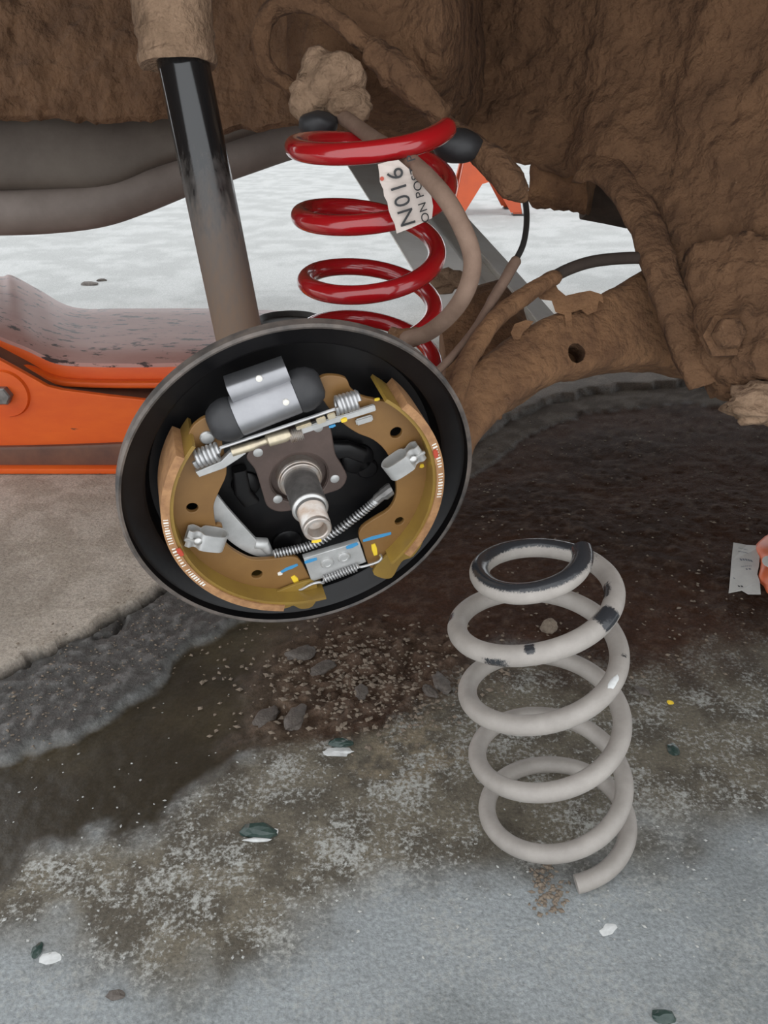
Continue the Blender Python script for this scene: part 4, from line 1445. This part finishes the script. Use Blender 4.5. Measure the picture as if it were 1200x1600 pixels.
h = thing('sensor_cable', 'thin black cable running down into a brown sheath right of the brake hose', 'cable', P(745, 520, .63))
hose('cable', [(806, 262, .68), (818, 300, .67), (823, 340, .66), (818, 380, .65), (803, 412, .645)], .0026, 'blackhose', None, None, h)
hose('sheath', [(806, 408, .645, .0046), (790, 435, .64, .0046), (770, 468, .635, .0044), (745, 510, .63, .0036), (715, 548, .62, .0034), (685, 578, .61, .0034), (660, 592, .60, .0034)], .005, 'hose', None, None, h, amp=.0005)

h = thing('handbrake_cable', 'thick muddy handbrake cable arching over the axle arm', 'cable', P(860, 450, .64))
hose('cable', [(1040, 404, .66), (985, 403, .655), (930, 408, .65), (890, 420, .645), (855, 438, .64), (845, 442, .64)], .0050, 'darkhose', None, None, h)
hose('sheath', [(868, 432, .64, .0062), (835, 452, .635, .0072), (795, 480, .63, .0078), (758, 518, .62, .0078), (730, 565, .61, .0080), (710, 620, .60, .0078), (695, 660, .59, .0075)], .0075, 'mud_arm', None, None, h, amp=.0012)
V, Fc = lathe([(0, 0), (.0075, 0), (.0085, .002), (.0085, .008), (.006, .010), (0, .010)], P(1026, 404, .655), unit(P(1060, 406, .66) - P(1020, 403, .655)), 20)
obj('grommet', V, Fc, 'blackhose', h)


# ------------------------------------------------------------------ trolley jack
def build_jack():
    jk = thing('trolley_jack', 'orange trolley jack with scuffed red top beside the drum brake', 'jack', np.array([-.45, 1.15, .012]))
    YF = 1.085
    # front side plate
    out = [(-260, 455), (-120, 500), (0, 560), (40, 582), (75, 602), (100, 608), (170, 617), (260, 627), (420, 640), (460, 700), (420, 708), (260, 704), (0, 718), (-260, 730)]
    pts = [ony(x, y, YF) for x, y in out]
    fr = lambda u, v, h: np.array([u, YF + h, v])
    V, Fc = plate_mesh([[(p[0], p[2]) for p in pts]], .010, fr, 0, .0015)
    obj('side_plate', V, Fc, 'orange', jk, auto=35)
    # foot flange with grime
    lo = [(-260, 700), (0, 697), (100, 695), (230, 690), (420, 685)]
    V = []; Fc = []
    a = [ony(x, y, YF - .008) for x, y in lo]
    g0 = .0145
    st = [(p, np.array([p[0], YF - .008, g0 + .004]), .006, np.array([0, 1, 0])) for p in a]
    V, Fc = loft(st, 16, 6)
    obj('foot_rail', V, Fc, 'orange_dirt', jk, auto=35)
    st = [(np.array([p[0], YF - .016, g0 + .010]), np.array([p[0], YF - .016, g0]), .012, np.array([0, 1, 0])) for p in a]
    V, Fc = loft(st, 12, 5)
    obj('foot_flange', V, Fc, 'orange', jk, auto=35)
    # bolt on the plate
    c = ony(8, 615, YF - .006)
    V, Fc = lathe([(0, .016), (.012, .016), (.014, .014), (.014, .004), (.026, .003), (.027, -.002)], c, (0, -1, 0), 6)
    obj('bolt', V, Fc, 'spindle', jk, auto=30)
    V, Fc = lathe([(.036, -.001), (.034, .004), (.024, .004)], c, (0, -1, 0), 32)
    obj('washer', V, Fc, 'orange', jk)
    # lifting arm: top skin, rolled front side
    front = [(-260, 430), (-120, 478), (-40, 505), (0, 526), (40, 542), (85, 562), (130, 567), (220, 568), (330, 566), (440, 566), (520, 572)]
    rear = [(-260, 350), (-120, 385), (-40, 420), (0, 432), (18, 430), (60, 452), (115, 480), (200, 482), (330, 482), (440, 486), (520, 500)]
    ROW = []
    yf, yb = 1.13, 1.42
    rows = []
    rf = [ony(x, y, yf) for x, y in front]
    rb = [ony(x, y, yb) for x, y in rear]
    mid1 = [a * .8 + b * .2 + np.array([0, 0, .006]) for a, b in zip(rf, rb)]
    mid2 = [a * .2 + b * .8 + np.array([0, 0, .004]) for a, b in zip(rf, rb)]
    V, Fc = sheet([rf, mid1, mid2, rb], 6, 5, .006, (0, 0, -1))
    obj('lifting_arm_top', V, Fc, 'orange_top', jk, auto=50)
    st = [(q + np.array([0, .004, -.001]), q + np.array([0, .004, -.040]), .004, np.array([0, 1, 0])) for q in spline(rf, 6)]
    V, Fc = loft(st, 12, 6)
    obj('lifting_arm_side', V, Fc, 'orange', jk, auto=35)
    st = [(q + np.array([0, -.008, -.024]), q + np.array([0, -.008, -.034]), .009, np.array([0, 1, 0])) for q in spline(rf, 6)]
    V, Fc = loft(st, 12, 4)
    obj('edge_rib', V, Fc, 'orange', jk, auto=35)
    st = [(np.array([q[0], YF + .075, q[2] - .035]), np.array([q[0], YF + .075, .03]), .004, np.array([0, 1, 0])) for q in rf]
    V, Fc = loft(st, 12, 6)
    obj('inner_plate', V, Fc, 'orange_dirt', jk, auto=35)
    # floor of the recess between plate and arm
    V, Fc = sheet([[np.array([ony(x, y, YF)[0], YF + .002, ony(x, y, YF)[2] - .012]) for x, y in out[:9]], [np.array([ony(x, y, YF)[0], YF + .075, ony(x, y, YF)[2] - .002]) for x, y in out[:9]]], 4, 4, .004, (0, 0, -1))
    obj('recess_plate', V, Fc, 'orange_dirt', jk, auto=40)
    rear_pl = [(p[0], p[2]) for p in pts]
    fr2 = lambda u, v, h: np.array([u, 1.46 + h, v])
    V, Fc = plate_mesh([[(u, min(v, .10)) for u, v in rear_pl]], .010, fr2, 0, .0015)
    obj('rear_side_plate', V, Fc, 'orange', jk, auto=35)
    c = ony(452, 512, 1.30)
    V, Fc = lathe([(0, 0), (.050, 0), (.056, .010), (.056, .028), (.050, .030), (.044, .022), (0, .022)], c - np.array([0, 0, .012]), (0, 0, 1), 36)
    obj('saddle', V, Fc, 'spindle_dark', jk, auto=35)
    # roller between the plates, hidden at the nose
    V, Fc = lathe([(0, 0), (.036, 0), (.040, .004), (.040, .26), (.036, .264), (0, .264)], np.array([-.12, 1.13, .0545]), (0, 1, 0), 28)
    obj('roller', V, Fc, 'spindle', jk)


build_jack()


# ------------------------------------------------------------------ jack stand standing on the lit ground beyond the car
def build_stand():
    f = onz(812, 334, .014)
    y0 = f[1] - .10
    cx = ony(764, 300, y0)[0]
    js = thing('jack_stand', 'orange jack stand with splayed legs on the bright floor behind the car', 'jack stand', np.array([cx, y0 + .1, .012]))
    topz = .60; w0 = (f[0] - cx); w1 = .075
    cy = y0 + .20
    for sx in (-1, 1):
        for sy in (-1, 1):
            foot = np.array([cx + sx * w0, cy + sy * .20, .014]); top = np.array([cx + sx * w1, cy + sy * .05, topz])
            b = B()
            for k in range(2):
                d = np.array([-sx, 0, 0]) if k == 0 else np.array([0, -sy, 0])
                q = [foot, foot + d * .05, top + d * .075, top]
                t = np.array([0, -sy, 0]) if k == 0 else np.array([-sx, 0, 0])
                V = q + [v + t * .006 for v in q]
                b.add(V, [(0, 1, 2, 3), (7, 6, 5, 4), (0, 4, 5, 1), (1, 5, 6, 2), (2, 6, 7, 3), (3, 7, 4, 0)])
            b.obj('leg', 'orange_stand', js, smooth=False)
            V, Fc = box8(foot + np.array([-sx * .02, -sy * .02, .004]), (.035, 0, 0), (0, .035, 0), (0, 0, .005))
            obj('foot_pad', V, Fc, 'blackhose', js, smooth=False)
    for sy in (-1, 1):                                   # gusset plates with an arched lower edge
        z0, z1 = .155, topz
        wa = lambda z: w0 + (w1 - w0) * z / topz
        da = lambda z: cy + sy * (.20 + (.05 - .20) * z / topz)
        pl = [(-wa(.03), .03), (-wa(.03) + .06, .03), (-.035, .175), (.0, .185), (.035, .175), (wa(.03) - .06, .03), (wa(.03), .03), (wa(z1), z1), (-wa(z1), z1)]
        V = [np.array([cx + x, da(z), z]) for x, z in pl] + [np.array([cx + x, da(z) + sy * .006, z]) for x, z in pl]
        n = len(pl)
        F = [tuple(range(n)), tuple(range(2 * n - 1, n - 1, -1))] + [(i, (i + 1) % n, n + (i + 1) % n, n + i) for i in range(n)]
        obj('gusset', V, F, 'orange_stand', js, smooth=False)
    V, Fc = tube([np.array([cx, cy, .25]), np.array([cx, cy, .70])], .035, 20)
    obj('column', V, Fc, 'orange_stand', js)
    V, Fc = box8(np.array([cx, cy, .715]), (.07, 0, 0), (0, .04, 0), (0, 0, .018))
    obj('saddle', V, Fc, 'spindle', js, smooth=False)


build_stand()


# ------------------------------------------------------------------ litter and stones on the ground
def stone(name, px, py, r, m, label, cat, squash=(1, 1, .5), seed=1, group=None, rz=0, sub=2, amp=.35, facet=True):
    q = onz(px, py)
    z = ground(q[0], q[1])
    V, Fc = blob((0, 0, 0), r, seed, amp, sub, squash, 1.4)
    c, s = math.cos(rz), math.sin(rz)
    V = np.array([(v[0] * c - v[1] * s, v[0] * s + v[1] * c, v[2]) for v in V])
    V[:, 2] = np.maximum(V[:, 2], -r * squash[2] * .45)
    V += np.array([q[0], q[1], z - V[:, 2].min() - .0006])
    o = obj(name, V, Fc, m, smooth=not facet, auto=40)
    tag(o, label, cat, group)
    return o


o = stone('stone_chip', 405, 1302, .0115, 'glass', 'dark green stone chip with white edge in the left foreground', 'stone', (1.3, .55, .5), 3, rz=-.1)
q = onz(428, 1304); V, Fc = blob(np.array([q[0], q[1], ground(*q[:2]) + .003]), .0042, 5, .3, 2, (1, .7, .5)); obj('white_edge', V, Fc, 'chip', o, smooth=False)
q = onz(402, 1315); V, Fc = blob(np.array([q[0], q[1], ground(*q[:2]) + .0015]), .0075, 6, .2, 2, (1.4, .25, .2)); obj('white_edge', V, Fc, 'chip', o, smooth=False)
o = stone('stone_chip', 533, 1163, .0085, 'glass', 'small green stone chip on white crust below the drum brake', 'stone', (1.3, .6, .5), 9)
q = onz(526, 1177); V, Fc = blob(np.array([q[0], q[1], ground(*q[:2]) + .001]), .0085, 7, .5, 2, (1.5, .6, .22)); obj('white_crust', V, Fc, 'chip', o, smooth=False)
stone('stone_chip', 181, 1556, .0048, 'asphalt', 'small dark pebble near the bottom left corner', 'stone', (1.2, .7, .6), 12)
stone('stone_chip', 1036, 1590, .0060, 'glass', 'dark blue-green stone chip at the bottom edge, right', 'stone', (1.3, .7, .5), 14)
stone('stone_chip', 1051, 1172, .0065, 'glass', 'dark green stone chip right of the standing spring', 'stone', (.8, 1.1, .5), 15)
stone('yellow_crumb', 1047, 1098, .0032, 'yellow', 'tiny yellow crumb on the dirt right of the standing spring', 'crumb', (1, .8, .7), 16)
stone('white_flake', 950, 1452, .0055, 'chip', 'white paint flake on the grey floor below the spring end', 'flake', (1.4, .7, .16), 17, rz=.5)
stone('white_flake', 78, 1497, .0058, 'chip', 'white paint flake beside a dark chip at lower left', 'flake', (1.2, .8, .16), 18)
stone('stone_chip', 58, 1486, .0050, 'glass', 'dark chip lying next to the white flake at lower left', 'stone', (.7, 1.2, .4), 19)
stone('clay_crumb', 858, 985, .0105, 'crumb', 'tan clay crumb lying within the standing spring', 'crumb', (.9, .8, .9), 21, sub=3)
stone('leaf_scrap', 140, 452, .030, 'asphalt', 'dark curled scrap on the bright floor behind the jack', 'scrap', (1.0, .55, .25), 22)
stone('leaf_scrap', 160, 446, .020, 'asphalt', 'small dark scrap beside the curled one behind the jack', 'scrap', (.9, .3, .3), 23, rz=.6)
chunk = [(470, 1022, .014, 'crescent shaped asphalt chunk below the brake plate'), (505, 1045, .012, 'dark asphalt chunk in the dirt left of the spring, upper one'), (415, 1120, .013, 'broken asphalt chunk with pale rim at the puddle edge'),
         (462, 1128, .013, 'flat grey asphalt chunk beside the pale-rimmed one'), (565, 1088, .009, 'small black asphalt chunk in the brown crumbs'), (690, 1072, .012, 'grey asphalt chunk close to the left of the spring'), (672, 1082, .008, 'small grey asphalt chunk left of the spring'),
         (1003, 1080, .0062, 'small grey pebble right of the spring')]
for i, (x, y, r, l) in enumerate(chunk):
    stone('asphalt_chunk', x, y, r, 'asphalt', l, 'stone', (1.25, .7, .4), 30 + i, 'asphalt chunks in the dirt', rz=.4 + .3 * i, sub=3, facet=False)


def build_grit():
    b = B(); bl = B()
    def grains(n, pxr, pyr, rr, dest, dens=None):
        k = 0
        while k < n:
            x = random.uniform(*pxr); y = random.uniform(*pyr)
            if dens and random.random() > dens(x, y):
                continue
            k += 1
            q = onz(x, y); z = ground(q[0], q[1])
            r = random.uniform(*rr) * random.uniform(.6, 1.2)
            bm = [(1, 0, 0), (-1, 0, 0), (0, 1, 0), (0, -1, 0), (0, 0, 1), (0, 0, -1)]
            a = random.uniform(0, 6.28); c, s = math.cos(a), math.sin(a)
            V = []
            for v in bm:
                j = random.uniform(.7, 1.25)
                X_, Y_, Z_ = v[0] * j * 1.2, v[1] * j * .85, v[2] * j * .55
                V.append((q[0] + r * (X_ * c - Y_ * s), q[1] + r * (X_ * s + Y_ * c), z + r * (Z_ + .3)))
            dest.add(V, [(0, 2, 4), (2, 1, 4), (1, 3, 4), (3, 0, 4), (2, 0, 5), (1, 2, 5), (3, 1, 5), (0, 3, 5)])
    g1 = lambda x, y: math.exp(-((x - 560) / 130) ** 2 - ((y - 1060) / 60) ** 2)
    grains(900, (300, 800), (960, 1180), (.0012, .0034), b, g1)
    grains(500, (-50, 420), (940, 1180), (.0008, .0020), b, lambda x, y: math.exp(-((y - (1130 - .55 * (x))) / 60) ** 2))
    grains(500, (740, 1250), (650, 1060), (.001, .0026), b)
    grains(120, (820, 890), (1340, 1440), (.0010, .0026), b, lambda x, y: math.exp(-((x - 855) / 22) ** 2 - ((y - 1385) / 40) ** 2))
    o = b.obj('loose_grit', 'crumb', smooth=False)
    tag(o, 'loose brown grit and crumbs scattered over the dirt', 'grit', None, 'stuff')
    g2 = lambda x, y: .25 + .75 * (abs(math.sin(x * .013 + y * .021)) ** 2)
    grains(320, (-30, 1230), (1170, 1500), (.0006, .0015), bl, g2)
    grains(50, (60, 1200), (980, 1180), (.0006, .0012), bl)
    o = bl.obj('pale_flakes', 'palechip', smooth=False)
    tag(o, 'pale paint flakes and chips scattered over the grey foreground', 'flakes', None, 'stuff')


build_grit()


def build_packets():
    # torn white paper packet with unreadable small print, propped against an orange pouch
    z0 = .004
    def G(x, y, h=0.0):
        q = onz(x, y, z0)
        return np.array([q[0], q[1], ground(q[0], q[1]) + .0022 + h])
    out = [(1144, 856), (1165, 857), (1190, 861), (1186, 872), (1185, 888), (1182, 902), (1186, 913), (1188, 931), (1168, 932), (1158, 927), (1138, 929), (1140, 905), (1142, 880)]
    b0 = G(1164, 895)
    fr = lambda u, v, h: np.array([b0[0] + u, b0[1] + v, b0[2] + .003 + h + .0012 * math.sin(u * 180) + .06 * max(0, v)])
    lp = [tuple((G(x, y) - b0)[:2]) for x, y in out]
    V, Fc = plate_mesh([lp], .0006, fr, 0, .0001)
    pk = thing('paper_packet', 'torn white paper packet with faint print beside the orange pouch', 'packet', b0)
    obj('paper', V, Fc, 'packet_white', pk, smooth=False)
    def line(x0, x1, y0, y1, dash, name, m='greyink', w=.0011):
        bb = B()
        n = dash
        for i in range(n):
            t0 = i / n; t1 = t0 + random.uniform(.45, .8) / n
            A_ = (G(x0 + (x1 - x0) * t0, y0 + (y1 - y0) * t0) - b0)[:2]; C_ = (G(x0 + (x1 - x0) * t1, y0 + (y1 - y0) * t1) - b0)[:2]
            q = [fr(A_[0], A_[1] - w, .0005), fr(C_[0], C_[1] - w, .0005), fr(C_[0], C_[1] + w, .0005), fr(A_[0], A_[1] + w, .0005)]
            bb.add(q + [p + np.array([0, 0, .0001]) for p in q], [(3, 2, 1, 0), (4, 5, 6, 7), (0, 1, 5, 4), (1, 2, 6, 5), (2, 3, 7, 6), (3, 0, 4, 7)])
        bb.obj(name, m, pk, smooth=False)
    line(1152, 1182, 864, 866, 11, 'print_line', w=.0006)
    line(1152, 1177, 869, 871, 8, 'print_line', w=.0009)
    line(1155, 1175, 880, 882, 5, 'print_line', w=.0022)
    line(1152, 1174, 889, 890, 8, 'print_line', w=.0006)
    line(1152, 1173, 893, 894, 5, 'print_line', w=.0013)
    line(1145, 1180, 908, 911, 1, 'print_rule', w=.0012)
    line(1152, 1161, 921, 920, 2, 'print_mark', 'ink', w=.0016)
    line(1168, 1172, 924, 924, 1, 'print_mark', w=.0014)
    # orange pouch, mostly out of the frame
    po = [(1176, 862), (1184, 850), (1200, 838), (1235, 832), (1262, 880), (1250, 930), (1205, 930), (1193, 915), (1184, 905), (1188, 880)]
    c = np.mean([G(x, y) for x, y in po], 0)
    ring = [G(x, y) for x, y in po]
    V = []; n = len(po)
    for k, (s, hgt) in enumerate(((1.0, .0), (.97, .005), (.80, .011), (.4, .014))):
        for p in smooth_loop([np.append((q - c)[:2], 0) for q in ring], 3):
            V.append(c + np.array([p[0] * s, p[1] * s, hgt + .0006 * math.sin(p[0] * 300 + k)]))
    m_ = 3 * n
    Fc = []
    for k in range(3):
        for i in range(m_):
            Fc.append((k * m_ + i, k * m_ + (i + 1) % m_, (k + 1) * m_ + (i + 1) % m_, (k + 1) * m_ + i))
    Fc.append(tuple(range(m_))); Fc.append(tuple(3 * m_ + i for i in range(m_)))
    pc = thing('orange_pouch', 'orange plastic pouch with a round white label at the right edge', 'pouch', c)
    obj('pouch', V, Fc, 'packet_orange', pc, auto=60)
    q = G(1207, 893)
    rr = float(abs(G(1230, 893)[0] - q[0])) * .8
    V, Fc = lathe([(rr * 1.0, 0), (rr, .0008), (rr * .97, .001), (0, .001)], q + np.array([0, 0, .0105]), (0, -.12, 1), 28)
    lb = obj('round_label', V, Fc, 'packet_white', pc)
    tag(lb, 'round off-white label')


build_packets()
